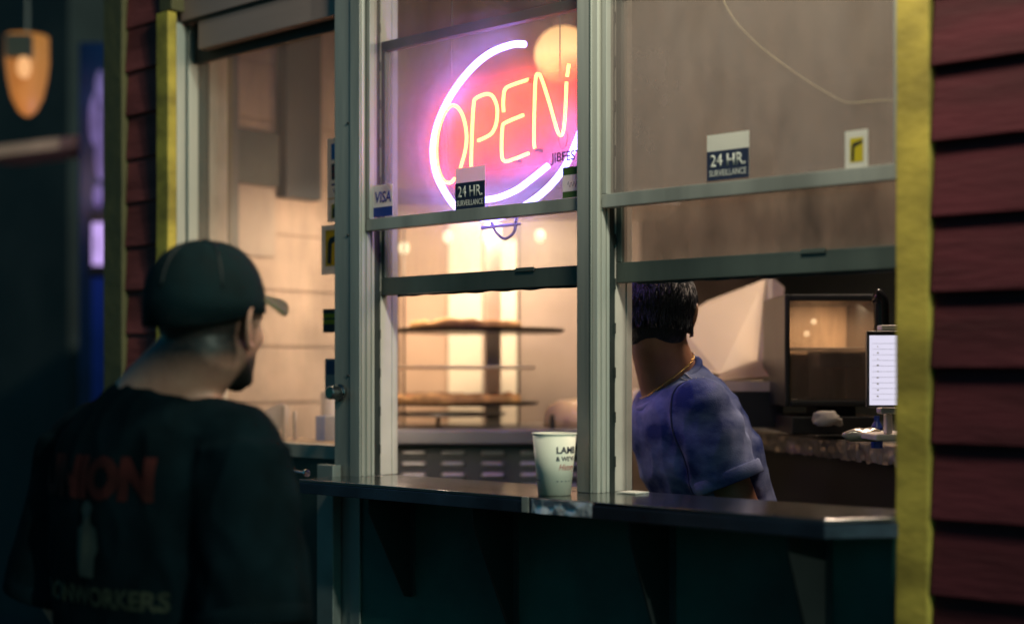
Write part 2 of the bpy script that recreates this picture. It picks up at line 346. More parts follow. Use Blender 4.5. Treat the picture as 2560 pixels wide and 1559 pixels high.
# ---------------- service windows
def window(x0, x1, label, lining_m, outer_g, inner_g):
    w = thing('service_window', label, 'window', ((x0 + x1) / 2, 0.06, ZC), 'double hung service windows of the stand')
    jt = MB()
    jt.box(x0 - 0.012, x0, 0.004, 0.012, ZC, 2.61); jt.box(x0 - 0.012, x0, 0.020, 0.031, ZC, 2.61)
    jt.box(x0 - 0.012, x0, 0.036, 0.044, ZC, 2.61); jt.box(x0 - 0.012, x0 - 0.006, 0.012, 0.100, ZC, 2.61)
    jt.build('jamb_track', ALU_L, w, bevel=0.0008)
    jt2 = MB(); jt2.box(x1, x1 + 0.012, 0.004, 0.044, ZC, 2.61); jt2.build('jamb_track', ALU_L, w, bevel=0.0008)
    gk = MB().box(x0 - 0.0058, x0 + 0.001, 0.0445, 0.056, ZC, 2.61).box(x0 - 0.0058, x0 - 0.002, 0.058, 0.063, ZC, 2.61)
    for k in range(14): gk.box(x0 - 0.0058, x0 + 0.002, 0.056, 0.062, ZC + 0.05 + k * 0.09, ZC + 0.072 + k * 0.09)
    gk.build('gasket', GASKET, w)
    MB().box(x0 - 0.012, x0 + 0.0, 0.1005, 0.119, ZC, 2.61).build('jamb_lining', lining_m, w, bevel=0.001)
    MB().box(x0 - 0.012, x0 - 0.001, 0.064, 0.100, ZC, 2.61).build('jamb_lining', lining_m, w, bevel=0.001)
    MB().box(x1, x1 + 0.02, 0.046, 0.119, ZC, 2.61).build('jamb_lining', lining_m, w)
    MB().box(x0 - 0.012, x1 + 0.02, 0.004, 0.119, 2.611, 2.67).build('head', ALU_D, w)
    # outer fixed sash
    a = MB(); a.box(x0 + 0.001, x1 - 0.001, 0.016, 0.040, 1.829, 1.856)
    a.box(x0 + 0.001, x0 + 0.013, 0.0165, 0.0395, 1.8565, 2.61); a.box(x1 - 0.013, x1 - 0.001, 0.0165, 0.0395, 1.8565, 2.61)
    a.build('outer_sash', ALU, w, bevel=0.0012)
    MB().box(x0 + 0.0135, x1 - 0.0135, 0.030, 0.033, 1.8565, 2.61).build('outer_pane', outer_g, w)
    # inner sash, slid up
    b = MB(); b.box(x0 + 0.001, x1 - 0.001, 0.064, 0.086, 1.681, 1.722)
    b.box(x0 + 0.001, x0 + 0.0135, 0.0645, 0.0855, 1.7225, 2.2545); b.box(x1 - 0.016, x1 - 0.001, 0.0645, 0.0855, 1.7225, 2.2545)
    b.box(x0 + 0.001, x1 - 0.001, 0.064, 0.086, 2.255, 2.277)
    b.build('inner_sash', ALU_D, w, bevel=0.0012)
    MB().box(x0 + 0.014, x1 - 0.0165, 0.073, 0.076, 1.7225, 2.2545).build('inner_pane', inner_g, w)
    # torn weatherstrip under the sash
    ws = MB(); pts = []
    n = 50
    for i in range(n + 1):
        xx = x0 + 0.05 + (x1 - x0 - 0.06) * i / n
        pts.append(Vector((xx, 0.070, 1.6808 - 0.004 - 0.003 * noise.noise(Vector((xx * 22, 0, x0))))))
    poly = [Vector((x0 + 0.05, 0.070, 1.6808))] + pts + [Vector((x1 - 0.01, 0.070, 1.6808))]
    ws.prism(poly, (0, 0.006, 0)); ws.build('weatherstrip', GASKET, w)
    MB().box(x0 + (x1 - x0) * 0.66, x0 + (x1 - x0) * 0.74, 0.060, 0.0635, 1.716, 1.7245).build('latch', ALU_D, w, bevel=0.0006)
    return w
OG = glass('hazy_sign_glass', 0.05, 0.10, dcol=(0.8, 0.74, 0.72), transl=0.75)
IG = glass('greasy_inner_glass', 0.10, 0.20, dcol=(0.8, 0.72, 0.62), transl=0.6)
OG2 = glass('grimy_right_glass', 0.16, 0.50, dcol=(0.50, 0.44, 0.43), transl=0.6, scale=3.5, stretch=(1.8, 1.8, 1.0))
IG2 = glass('grimy_right_inner_glass', 0.12, 0.42, dcol=(0.56, 0.45, 0.38), transl=0.6, scale=5, stretch=(2.5, 2.5, 1))
w1 = window(US1 + 0.004, UM0, 'service window with the glowing neon sign behind its upper glass', LINING, OG, IG)
w2 = window(UM1, UR, 'service window beside the yellow board, clerk behind its opening', LINING, OG2, IG2)
ml = thing('window_post', 'grey aluminium post between the two service windows, behind the paper cup', 'post', ((UM0 + UM1) / 2, 0, ZC))
MB().box(UM0 + 0.0005, UM1 - 0.0125, -0.002, 0.119, ZC, 2.90).build('post_body', ALU, ml, bevel=0.0015)
MB().box(UM1 - 0.014, UM1 - 0.0122, -0.0045, -0.002, ZC + .002, 2.90).build('edge_strip', ALU_D, ml)

# ---------------- counter
ct = thing('counter', 'narrow steel service counter with dark edge band under the windows', 'counter', (-1.8, -0.05, ZC))
cr1, cr2 = PH(2059, 1299, ZC), PH(2246, 1292, ZC)
outline = [(-2.509, -0.146), (cr1.x, -0.146), (cr2.x, cr2.y), (UR - 0.006, -0.031), (UR - 0.006, 0.10), (-2.452, 0.10), (-2.452, -0.0045), (-2.509, -0.0045)]
MB().prism([(x, y, ZC - 0.006) for x, y in outline], (0, 0, 0.006)).build('counter_top', STEEL, ct, bevel=0.001)
def inset(pts, d=0.002): return [pts[0], pts[1], pts[2]]
eb = MB(); seg = [Vector((-2.509, -0.146, 0)), Vector((cr1.x, -0.146, 0)), Vector((cr2.x, cr2.y, 0))]
bx = MB().prism([(-2.508, -0.148, ZC - 0.0315), (cr1.x, -0.148, ZC - 0.0315), (cr2.x + 0.002, cr2.y - 0.001, ZC - 0.034), (cr2.x - 0.002, cr2.y + 0.012, ZC - 0.034), (cr1.x - 0.004, -0.134, ZC - 0.0315), (-2.508, -0.134, ZC - 0.0315)], (0, 0, 0.0245))
bx.build('edge_band', STEEL_E, ct, bevel=0.001)
MB().box(-2.500, cr1.x, -0.132, 0.09, ZC - 0.024, ZC - 0.0065).build('underboard', mat('underboard', (0.03, 0.035, 0.03), 0.7), ct)
j0, j1 = P(1305, 1250, -0.149).x, P(1322, 1250, -0.149).x
MB().box(j0, j1, -0.1505, -0.1485, ZC - 0.030, ZC + 0.0005).build('joint_strip', ALU, ct, bevel=0.0006)
# crumpled tape on the edge
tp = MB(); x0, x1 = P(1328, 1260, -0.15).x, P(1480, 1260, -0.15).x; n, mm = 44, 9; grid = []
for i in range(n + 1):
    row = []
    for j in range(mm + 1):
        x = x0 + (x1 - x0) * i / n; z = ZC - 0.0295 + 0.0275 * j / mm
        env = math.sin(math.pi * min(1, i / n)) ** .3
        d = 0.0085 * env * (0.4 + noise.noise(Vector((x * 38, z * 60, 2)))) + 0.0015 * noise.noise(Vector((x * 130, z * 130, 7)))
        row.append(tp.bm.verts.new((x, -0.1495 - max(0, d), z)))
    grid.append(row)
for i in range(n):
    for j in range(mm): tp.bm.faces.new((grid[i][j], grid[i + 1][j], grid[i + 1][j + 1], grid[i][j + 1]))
tpo = tp.build('crumpled_tape', mat('silver_tape', (0.75, 0.76, 0.85), 0.28, 0.55, 0.1), ct, smooth=True)  # pale violet, less metallic colour stands in for bright reflections
for px, zb in ((1027, 0.996), (1285, 0.965), (1675, 0.93), (2065, 0.93)):
    u = P(px, 1300, 0.0).x
    b = MB().prism([(u - 0.004, -0.126, ZC - 0.033), (u - 0.004, -0.126, ZC - 0.062), (u - 0.004, -0.018, zb + 0.004), (u - 0.004, 0.003, zb), (u - 0.004, 0.003, ZC - 0.033)], (0.004, 0, 0))
    bo = b.build('bracket', mat('bracket_black', (0.010, 0.014, 0.015), 0.55), ct)
    MB().box(u + 0.0005, u + 0.012, -0.003, 0.003, zb + 0.004, ZC - 0.033).build('flange', mat('bracket_flange', (0.06, 0.075, 0.075), 0.5, 0.4), bo)

# ---------------- paper cup
cp = PH(1386, 1236, ZC); cup = thing('paper_cup', 'white paper cup with dark and red print on the counter before the post', 'cup', (cp.x, cp.y, ZC + .001))
CUPM = mat('cup_paper', (0.93, 0.87, 0.73), 0.5, 0, 0.03, 10)
rb, rt, hh = 0.0325, 0.0435, 0.120
b = MB(); b.lathe([(rb, 0), (rt, hh), (rt - 0.001, hh), (rb - 0.001, 0.006), (0.0003, 0.006), (0.0003, 0.003), (rb - 0.002, 0.003), (rb - 0.002, 0)], (cp.x, cp.y, ZC + .001), 48)
b.build('cup_wall', CUPM, cup, smooth=True)
rim = MB(); ang = [2 * math.pi * i / 48 for i in range(49)]
rim.tube([Vector((cp.x + rt * math.cos(a), cp.y + rt * math.sin(a), ZC + .001 + hh)) for a in ang], 0.0016, 8)
rim.build('rim', CUPM, cup, smooth=True)
view = math.atan2(-DC - cp.y, -cp.x)                        # direction from the cup to the street side
def cup_text(body, z, h, m, a0, width, **kw):
    me = text_mesh(body, h, 1.0, ext=0, **kw)
    xs = [v.co.x for v in me.vertices]; w = max(xs) - min(xs); mn = min(xs)
    bm = bmesh.new(); bm.from_mesh(me); bmesh.ops.triangulate(bm, faces=bm.faces)
    bmesh.ops.subdivide_edges(bm, edges=[e for e in bm.edges if e.calc_length() > 0.004], cuts=1)
    for v in bm.verts:
        s = (v.co.x - mn) / w * width; zz = z + v.co.y; R = rb + (rt - rb) * zz / hh + 0.0006
        a = view + a0 + s / R
        v.co = Vector((cp.x + R * math.cos(a), cp.y + R * math.sin(a), ZC + .001 + zz))
    bm.to_mesh(me); bm.free()
    return link('lettering', me, m, cup)
INK = flat('cup_ink', (0.03, 0.03, 0.06)); INKR = flat('cup_red_ink', (0.5, 0.05, 0.04))
cup_text('LAMB', 0.083, 0.0125, INK, 0.10, 0.048, bold=0.03)
cup_text('& WE\'VE', 0.068, 0.0085, INK, 0.08, 0.046, bold=0.02)
cup_text('History', 0.050, 0.0120, INKR, 0.24, 0.040, shear=0.35)
cup_text('- - - - - -', 0.026, 0.006, INK, 0.10, 0.050, bold=0.03)
cup_text('-', 0.026, 0.010, INK, -1.45, 0.020, bold=0.02)

# ================================================================== STICKERS
GLY = 0.0295
def sticker(name, label, px0, px1, pyt, pyb, y, m, cat='sticker', pm=None, group=None, hole=None, thick=0.0006):
    pm = pm or (px0 + px1) / 2
    a, b = P(px0, pyt, y).x, P(px1, pyt, y).x; zt, zb = P(pm, pyt, y).z, P(pm, pyb, y).z
    t = thing(name, label, cat, ((a + b) / 2, y, (zt + zb) / 2), group)
    k = MB()
    if hole:
        f0, f1, g0, g1 = hole; xa_, xb_, za_, zb_ = a + (b - a) * f0, a + (b - a) * f1, zb + (zt - zb) * g0, zb + (zt - zb) * g1
        k.box(a, xa_, y - thick, y, zb, zt).box(xb_, b, y - thick, y, zb, zt).box(xa_, xb_, y - thick, y, zb, za_).box(xa_, xb_, y - thick, y, zb_, zt)
    else: k.box(a, b, y - thick, y, zb, zt)
    k.build('backing', m, t)
    return t, a, b, zb, zt
SW = paper('sticker_white', (0.85, 0.84, 0.80)); NAVY = flat('sticker_navy', (0.012, 0.020, 0.055)); VB = flat('card_blue', (0.01, 0.035, 0.26))
SY = paper('sticker_yellow', (0.72, 0.60, 0.03))
def surveillance(label, px0, px1, pyt, pyb):
    t, a, b, z0, z1 = sticker('surveillance_sticker', label, px0, px1, pyt, pyb, GLY, SW, group='24 hour surveillance stickers')
    zm = z0 + (z1 - z0) * 0.64; y = GLY - 0.0008; w = b - a; hgt = zm - z0
    MB().box(a, b, y - 0.0003, y, z0, zm).build('dark_panel', NAVY, t)
    yy = y - 0.0006
    wall_text('24 HR.', a + w * .08, yy, z0 + hgt * 0.47, hgt * 0.40, SW, t, width=w * .84, bold=0.02)
    wall_text('SURVEILLANCE', a + w * .06, yy, z0 + hgt * 0.14, hgt * 0.21, SW, t, width=w * .88, bold=0.0)
surveillance('black and white 24 HR. SURVEILLANCE sticker over the glowing neon sign', 1139, 1213, 417, 522)
surveillance('black and white 24 HR. SURVEILLANCE sticker on the brown right window', 1768, 1873, 333, 448)
t, a, b, z0, z1 = sticker('card_sticker', 'VISA card sticker with peeling corner at the left of the neon window', 931, 982, 462, 541, GLY, SW)
hgt = z1 - z0; w = b - a; y = GLY - 0.0008
MB().box(a + .0004, b, y - .0003, y, z0, z0 + hgt * .30).box(a, a + w * .07, y - .0003, y, z0 + hgt * .3005, z1).build('blue_band', VB, t)
wall_text('VISA', a + w * .16, y - .0006, z0 + hgt * 0.45, hgt * 0.34, VB, t, width=w * .78, bold=0.02, shear=0.15)
MB().prism([(a + w * .66, GLY - .002, z1 + .0005), (b, GLY - .002, z1 - hgt * .22), (b + .001, GLY - .009, z1 - hgt * .05), (a + w * .80, GLY - .009, z1 + .005)], (0.0003, -.0006, 0)).build('peeled_corner', SW, t)
t, a, b, z0, z1 = sticker('transit_card_sticker', 'small white sticker with yellow and black mark beside the yellow board', 2113, 2170, 326, 419, GLY, SW, hole=(.24, .78, .17, .78))
def interac(t, a, b, z0, z1, y, small=False):
    w, h = b - a, z1 - z0
    MB().box(a + w * .22, b - w * .20, y - .0011, y - .0008, z0 + h * .15, z1 - h * .2).build('yellow_panel', SY, t)
    c = MB(); yy = y - .0014
    c.prism([(a + w * .30, yy, z0 + h * .58), (a + w * .36, yy, z0 + h * .66), (b - w * .22, yy, z0 + h * .73), (b - w * .22, yy, z0 + h * .65), (a + w * .42, yy, z0 + h * .55), (a + w * .40, yy, z0 + h * .18), (a + w * .28, yy, z0 + h * .20)], (0, .0002, 0))
    c.build('black_mark', BLACKP, t)
interac(t, a, b, z0, z1, GLY)
# JIBFEST lettering printed on the glass
a, b = P(1378, 400, GLY).x, P(1452, 400, GLY).x
t = thing('festival_decal', 'thin purple JIBFEST decal on the neon window glass beside the post', 'sticker', ((a + b) / 2, GLY, P(1410, 395, GLY).z))
wall_text('JIBFEST', a, GLY - .0004, P(1410, 402, GLY).z, 0.019, flat('decal_purple', (0.10, 0.03, 0.20)), t, width=b - a, bold=0.015)
cc = P(1408, 350, GLY); dcl = MB()
dcl.tube([cc + Vector((0.012 * math.cos(q) * (1.0 + .12 * math.sin(3 * q)), -.0006, 0.018 * math.sin(q))) for q in (2 * math.pi * i / 40 for i in range(41))], 0.0005, 6)
dcl.build('outline', flat('decal_red', (0.30, 0.02, 0.03)), t)
t, a, b, z0, z1 = sticker('paper_tag', 'white handwritten tag with green bands at the right edge of the neon window', 1407, 1460, 416, 493, GLY, flat('tag_green', (0.06, 0.12, 0.03)), hole=(.01, .99, .21, .73))
MB().box(a + .0002, b, GLY - .0012, GLY - .0009, z0 + (z1 - z0) * .20, z1 - (z1 - z0) * .26).build('writing_area', SW, t)
sc = MB(); sc.tube([Vector((a + (b - a) * (.25 + .45 * i / 12), GLY - .0016, z0 + (z1 - z0) * (.42 + .10 * math.sin(i * 1.7)))) for i in range(13)], 0.0004, 5); sc.build('scribble', INK, t)

# stickers on the inside of the door glass, half hidden by the stile
YD = 0.0650
t, a, b, z0, z1 = sticker('payment_sticker_strip', 'tall white strip of payment card marks behind the door stile edge', 819, 866, 346, 555, YD, SW, pm=828)
h = z1 - z0
def blk(n, m, f0, f1, xa=0.22, xb=0.9, dy=0.0): 
    return MB().box(a + (b - a) * xa, a + (b - a) * xb, YD - .0011 - dy, YD - .0008 - dy, z0 + h * f0, z0 + h * f1).build(n, m, t)
blk('blue_card', flat('amex_blue', (0.03, 0.22, 0.60)), .74, .93)
blk('red_card', flat('card_black', (0.02, 0.02, 0.05)), .50, .69)
rc = MB()
for zc, xx in ((.635, .42), (.56, .42)):
    rc.lathe([(0.0001, .0004), (0.0075, .0003), (0.0075, 0)], (a + (b - a) * xx, YD - .0013, z0 + h * zc), 20, R90)
rc.build('red_disc', flat('card_red', (0.45, 0.03, 0.03)), t)
blk('blue_line', VB, .43, .455)
wall_text('VISA', a + (b - a) * .3, YD - .0012, z0 + h * .34, h * .055, VB, t, width=(b - a) * .6, bold=.02)
blk('gold_line', flat('card_gold', (0.5, 0.35, 0.05)), .27, .285, 0.02, .95)
interac(t, a, a + (b - a) * 1.0, z0, z0 + h * .26, YD)
t, a, b, z0, z1 = sticker('yellow_sticker', 'large yellow sticker with black hand mark behind the door stile edge', 804, 878, 563, 686, YD, SW, pm=820, hole=(.16, .80, .19, .86))
interac(t, a - (b - a) * .10, b, z0, z1 + (z1 - z0) * .12, YD)
t, a, b, z0, z1 = sticker('warning_sticker', 'black and yellow striped warning sticker behind the door stile, above the lock', 808, 870, 772, 831, YD, BLACKP, pm=822)
h = z1 - z0
MB().box(a + .001, b - .001, YD - .0011, YD - .0008, z0 + h * .36, z0 + h * .55).box(a + .001, b - .001, YD - .0011, YD - .0008, z0 + h * .62, z0 + h * .80).build('yellow_bar', SY, t)
t, a, b, z0, z1 = sticker('notice_sheet', 'grey and blue notice sheet behind the door stile, left of the lock', 813, 872, 896, 996, YD, flat('notice_grey', (0.28, 0.30, 0.30)), cat='notice', pm=824)
h = z1 - z0
MB().box(a + .004, b - .004, YD - .0011, YD - .0008, z0 + h * .60, z0 + h * .95).build('blue_block', flat('notice_blue', (0.02, 0.06, 0.16)), t)

# ================================================================== NEON SIGN
YS = 0.106
def C4(x, y): return P(800 + x / 2.68, y / 2.68, YS)          # points read in the enlarged crop
def spline(pts, n=10):
    pts = [Vector(p) for p in pts]; out = []
    for i in range(len(pts) - 1):
        p0, p1, p2, p3 = pts[max(i - 1, 0)], pts[i], pts[i + 1], pts[min(i + 2, len(pts) - 1)]
        for j in range(n):
            t = j / n
            out.append(0.5 * ((2 * p1) + (p2 - p0) * t + (2 * p0 - 5 * p1 + 4 * p2 - p3) * t * t + (3 * p1 - p0 - 3 * p2 + p3) * t ** 3))
    out.append(pts[-1]); return out
ns = thing('neon_sign', 'glowing neon OPEN sign with coral letters inside a blue violet oval', 'neon sign', C4(1250, 850))
BLUE = emit('violet_neon', (0.25, 0.20, 1.0), 25.0); CORAL = emit('coral_neon', (1.0, 0.115, 0.028), 33.0)
ring = [(1372, 298), (1290, 300), (1150, 352), (1020, 455), (890, 620), (795, 810), (758, 985), (775, 1150), (840, 1290), (925, 1400), (1030, 1452), (1180, 1460), (1330, 1400), (1450, 1325), (1560, 1225), (1650, 1100), (1730, 920), (1790, 740)]
MB().tube(spline([C4(*p) for p in ring]), 0.0074, 12).build('oval_tube', BLUE, ns, smooth=True)
MB().tube(spline([C4(*p) for p in [(1105, 1338), (1200, 1322), (1320, 1270), (1430, 1190), (1528, 1110)]]), 0.0070, 12).build('oval_tube', BLUE, ns, smooth=True)
letters = [
 [(905, 1195), (870, 1225), (825, 1205), (790, 1120), (780, 1000), (795, 870), (840, 750), (895, 706), (950, 760), (980, 880), (975, 1000), (940, 1130)],
 [(1012, 1130), (1018, 900), (1030, 700), (1045, 660), (1110, 632), (1155, 645), (1186, 715), (1184, 810), (1160, 880), (1125, 912), (1060, 943)],
 [(1400, 533), (1275, 575), (1238, 605), (1228, 680), (1230, 750)],
 [(1362, 772), (1245, 822), (1222, 860), (1218, 1035), (1240, 1080), (1300, 1066), (1398, 1027)],
 [(1442, 997), (1434, 950), (1437, 720), (1445, 530), (1462, 497), (1485, 530), (1540, 700), (1592, 880), (1622, 900), (1640, 800), (1652, 550)],
 [(1655, 515), (1668, 430)]]
for L in letters:
    pts = [C4(*p) for p in L]
    MB().tube(spline(pts, 8), 0.0039, 10).build('letter_tube', CORAL, ns, smooth=True)
# frosted backing behind the letters, black mounting frame, clips and cable
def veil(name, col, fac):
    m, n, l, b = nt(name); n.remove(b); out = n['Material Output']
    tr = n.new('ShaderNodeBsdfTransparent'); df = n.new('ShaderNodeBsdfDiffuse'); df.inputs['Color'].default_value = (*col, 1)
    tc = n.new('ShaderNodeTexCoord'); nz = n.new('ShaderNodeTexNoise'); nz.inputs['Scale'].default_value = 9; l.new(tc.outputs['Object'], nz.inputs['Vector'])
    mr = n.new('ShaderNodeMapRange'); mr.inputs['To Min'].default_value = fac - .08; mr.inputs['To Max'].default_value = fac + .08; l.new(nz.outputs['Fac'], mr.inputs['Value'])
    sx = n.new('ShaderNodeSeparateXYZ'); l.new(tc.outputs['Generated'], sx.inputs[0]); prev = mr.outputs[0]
    for ax, wd in (('X', .14), ('Z', .26)):              # soft fade of the coral glow, put into the sheet's opacity
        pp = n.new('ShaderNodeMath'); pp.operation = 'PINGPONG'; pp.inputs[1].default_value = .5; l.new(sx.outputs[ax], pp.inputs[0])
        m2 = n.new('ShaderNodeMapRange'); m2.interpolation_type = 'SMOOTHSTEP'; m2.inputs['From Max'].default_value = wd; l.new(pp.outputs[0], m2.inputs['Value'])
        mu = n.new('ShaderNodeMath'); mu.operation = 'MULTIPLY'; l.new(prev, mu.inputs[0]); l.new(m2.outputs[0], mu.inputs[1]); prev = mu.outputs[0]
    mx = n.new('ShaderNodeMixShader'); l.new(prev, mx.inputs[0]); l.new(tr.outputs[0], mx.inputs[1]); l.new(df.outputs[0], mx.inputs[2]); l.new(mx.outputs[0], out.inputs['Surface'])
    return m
pl = [P(1085, 470, YS + .022), P(1085, 262, YS + .022), P(1180, 195, YS + .022), P(1500, 70, YS + .022), P(1500, 400, YS + .022), P(1330, 420, YS + .022)]
zt, zb = P(1280, 150, YS + .022).z, P(1280, 470, YS + .022).z
xa, xb = P(1088, 300, YS + .022).x, P(1500, 300, YS + .022).x
bp = []
for i in range(28):
    q = 2 * math.pi * i / 28; r = 0.06
    cx = (xb - r) if math.cos(q) > 0 else (xa + r); cz = (zt - r) if math.sin(q) > 0 else (zb + r)
    bp.append(Vector((cx + r * math.cos(q), YS + .022, cz + r * math.sin(q))))
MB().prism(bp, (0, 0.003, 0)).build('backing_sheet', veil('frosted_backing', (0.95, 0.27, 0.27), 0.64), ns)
for p in ((1012, 1130), (1300, 1066), (1442, 997), (1400, 533)):
    q = C4(*p); MB().box(q.x - .003, q.x + .003, YS - .002, YS + .022, q.z - .006, q.z + .002).build('clip', BLACK, ns)
loop = [P(1215, 515, YS), P(1228, 552, YS), P(1240, 580, YS), P(1262, 597, YS), P(1285, 580, YS), P(1290, 552, YS), P(1300, 515, YS)]
MB().tube(spline(loop, 6), 0.0035, 8).build('cable', mat('sign_cable', (0.10, 0.08, 0.22), 0.4), ns, smooth=True)
MB().tube([P(1205, 570, YS), P(1240, 566, YS), P(1300, 560, YS)], lambda t: 0.0045 - .0015 * t, 8).build('plug', MATS['sign_cable'], ns, smooth=True)
hk = MB(); 
for px in (1130, 1400): MB().tube([P(px, 200, YS + .03), Vector((P(px, 200, YS + .03).x, YS + .03, 2.79))], 0.0012, 6).build('hanging_wire', BLACK, ns)

# loose wire across the right window
wire = [P(1795, -40, 0.050), P(1812, 8, 0.050), P(1838, 52, 0.050), P(1872, 90, 0.050), P(1917, 130, 0.050), P(2000, 190, 0.050), P(2060, 228, 0.050), P(2105, 252, 0.050), P(2135, 257, 0.050), P(2190, 252, 0.050), P(2245, 250, 0.050)]
tag(MB().tube(spline(wire, 6), 0.0012, 6).build('loose_wire', mat('wire', (0.85, 0.70, 0.45), 0.5), smooth=True), 'thin tan wire sagging down behind the upper glass of the right window', 'wire')

# ================================================================== KITCHEN
def emitlight(name, loc, power, col, size=0.1, kind='POINT', tgt=None, sy=None):
    d = bpy.data.lights.new(name, kind); d.energy = power; d.color = col
    if kind == 'AREA':
        d.size = size
        if sy: d.shape = 'RECTANGLE'; d.size_y = sy
    else: d.shadow_soft_size = size
    o = bpy.data.objects.new(name, d); COL.objects.link(o); o.location = loc
    if tgt is not None: o.rotation_euler = (Vector(tgt) - Vector(loc)).to_track_quat('-Z', 'Y').to_euler()
    return o
WARM = (1.0, 0.68, 0.40)
YAW = Matrix(((RGT.x, FWD.x, 0), (RGT.y, FWD.y, 0), (0, 0, 1)))            # kitchen unit set on the diagonal: x right, y deeper
def kbox(mb, px0, px1, py0, py1, Z0, Z1):                                  # box of the diagonal unit
    a, b = (px0 - 1280) / F_PX * Z0, (px1 - 1280) / F_PX * Z0
    z1, z0 = HC - (py0 - YH) / F_PX * Z0, HC - (py1 - YH) / F_PX * Z0
    M = Matrix.Translation((0, -DC, 0)) @ YAW.to_4x4()
    return mb.box(a, b, Z0, Z1, z0, z1, M)
ZK = 3.95
pc = thing('pizza_warmer', 'lit pizza display warmer with round rack shelves behind the middle window', 'food warmer', Q(1220, 1090, 4.2))
kbox(MB(), 1000, 1120, 540, 1072, 4.62, 4.64).build('back_panel', TAN, pc)
kbox(MB(), 1121, 1205, 540, 1072, 4.61, 4.64).build('back_panel', CREAM, pc)
kbox(MB(), 1206, 1600, 540, 1072, 4.62, 4.64).build('back_panel', mat('tan_panel_dull', (0.31, 0.235, 0.19), 0.5, 0, .15, 4), pc)
kbox(MB(), 1250, 1292, 600, 1072, 4.60, 4.615).build('back_panel', CREAM, pc)
kbox(kbox(MB(), 925, 1700, 490, 512, 3.90, 4.30), 925, 1700, 470, 490, 3.92, 4.30).build('canopy', STEEL_K, pc, bevel=0.003)  # left end lengthened to keep lamp light off the upper side wall
kbox(MB(), 1213, 1252, 560, 1072, 4.20, 4.24).build('column', mat('column_brown', (0.75, 0.58, 0.46), 0.5, 0.0), pc, bevel=0.004)
def disc(c, r, zt, th, m, name, parent, rim=0.004):
    b = MB(); b.lathe([(0.0005, -th), (r - .006, -th), (r, 0), (r, rim), (r - .004, rim), (r - .008, 0), (0.0005, 0)], (c.x, c.y, zt), 56)
    return b.build(name, m, parent, smooth=False)
TRAY = mat('dark_tray', (0.045, 0.035, 0.03), 0.4, 0.6); TRAYL = mat('bright_tray', (0.85, 0.72, 0.58), 0.4, 0.1)
cC = Q(1195, 820, 4.18)
zs = [HC - (p - YH) / F_PX * 4.18 for p in (826, 918, 1006, 1034)]
disc(cC, 0.255, zs[0] + .0, 0.006, TRAY, 'shelf', pc); disc(Q(1165, 915, 4.18), 0.205, zs[1], 0.005, TRAYL, 'shelf', pc)
disc(Q(1155, 915, 4.18), 0.225, zs[2], 0.006, TRAY, 'shelf', pc); disc(Q(1120, 915, 4.18), 0.17, zs[3], 0.004, STEEL_K, 'shelf', pc)
rd = MB()
for px in (1010, 1297):
    q = Q(px, 900, 4.16); rd.tube([Vector((q.x, q.y, HC - .165)), Vector((q.x, q.y, 1.93))], 0.0032, 8)
q = Q(1095, 1000, 4.16); rd.tube([Vector((q.x, q.y, HC - .165)), Vector((q.x, q.y, zs[3]))], 0.006, 8)
rd.build('rod', TRAY, pc, smooth=True)
def pizza(c, r, zt, label):
    t = thing('pizza', label, 'pizza', (c.x, c.y, zt), 'pizzas in the warmer')
    cr = MB(); pts = []
    N = 46
    rings = []
    for (rr, hz_) in ((0.001, 0.012), (r * .5, .012), (r * .86, .012), (r * .90, .022), (r * .95, .025), (r * .99, .018), (r, .004), (r * .97, .0), (0.001, 0.0)):
        ring = []
        for j in range(N):
            q = 2 * math.pi * j / N; w = 1 + .035 * noise.noise(Vector((math.cos(q) * 3, math.sin(q) * 3, zt * 10)))
            ring.append(Vector((c.x + rr * w * math.cos(q), c.y + rr * w * math.sin(q), zt + hz_ * (1 + .5 * noise.noise(Vector((math.cos(q) * 5, math.sin(q) * 5, 9)))))))
        rings.append(ring)
    cr.rings(rings); cr.build('crust', mat('pizza_crust', (0.55, 0.30, 0.12), 0.7, 0, 0.35, 20, 0.6, 60), t, smooth=True)
    tb = MB()
    for i in range(110):
        a = random.random() * 6.283; d = r * .86 * math.sqrt(random.random()); s = random.uniform(.008, .020)
        tb.ell((c.x + d * math.cos(a), c.y + d * math.sin(a), zt + .014), (s, s, random.uniform(.006, .018)), None, 8)
    tb.build('topping', mat('pizza_topping', (0.60, 0.22, 0.08), 0.55, 0, 0.4, 30, 0.5, 60, col2=(0.22, 0.05, 0.02)), t, smooth=True)
pizza(Q(1165, 815, 4.14), 0.165, zs[0] + .001, 'flat brown pizza on the top shelf of the lit warmer')
pizza(Q(1130, 1000, 4.14), 0.20, zs[2] + .001, 'thick pizza with browned toppings on the lower shelf of the warmer')
# lamps under the canopy
for px, py, pw, cat in ((1120, 592, 1.0, 0), (1215, 592, 1.8, 0), (1350, 590, 1.2, 0), (1010, 620, 1.0, 0)):
    q = Q(px, py, 4.3)
    MB().ell(q, (0.016, 0.016, 0.020)).build('bulb', emit('heat_bulb', (1.0, 0.72, 0.42), 2.4), pc, smooth=True)
emitlight('warmer_light', Q(1150, 530, 4.22) , 19, (1.0, .79, .55), 0.7, 'AREA', Q(1080, 1080, 4.45), 0.25)
emitlight('side_warmer_light', Q(965, 528, 4.05), 3.6, WARM, 0.22, 'AREA', PX(800, 850, -3.42), 0.22)
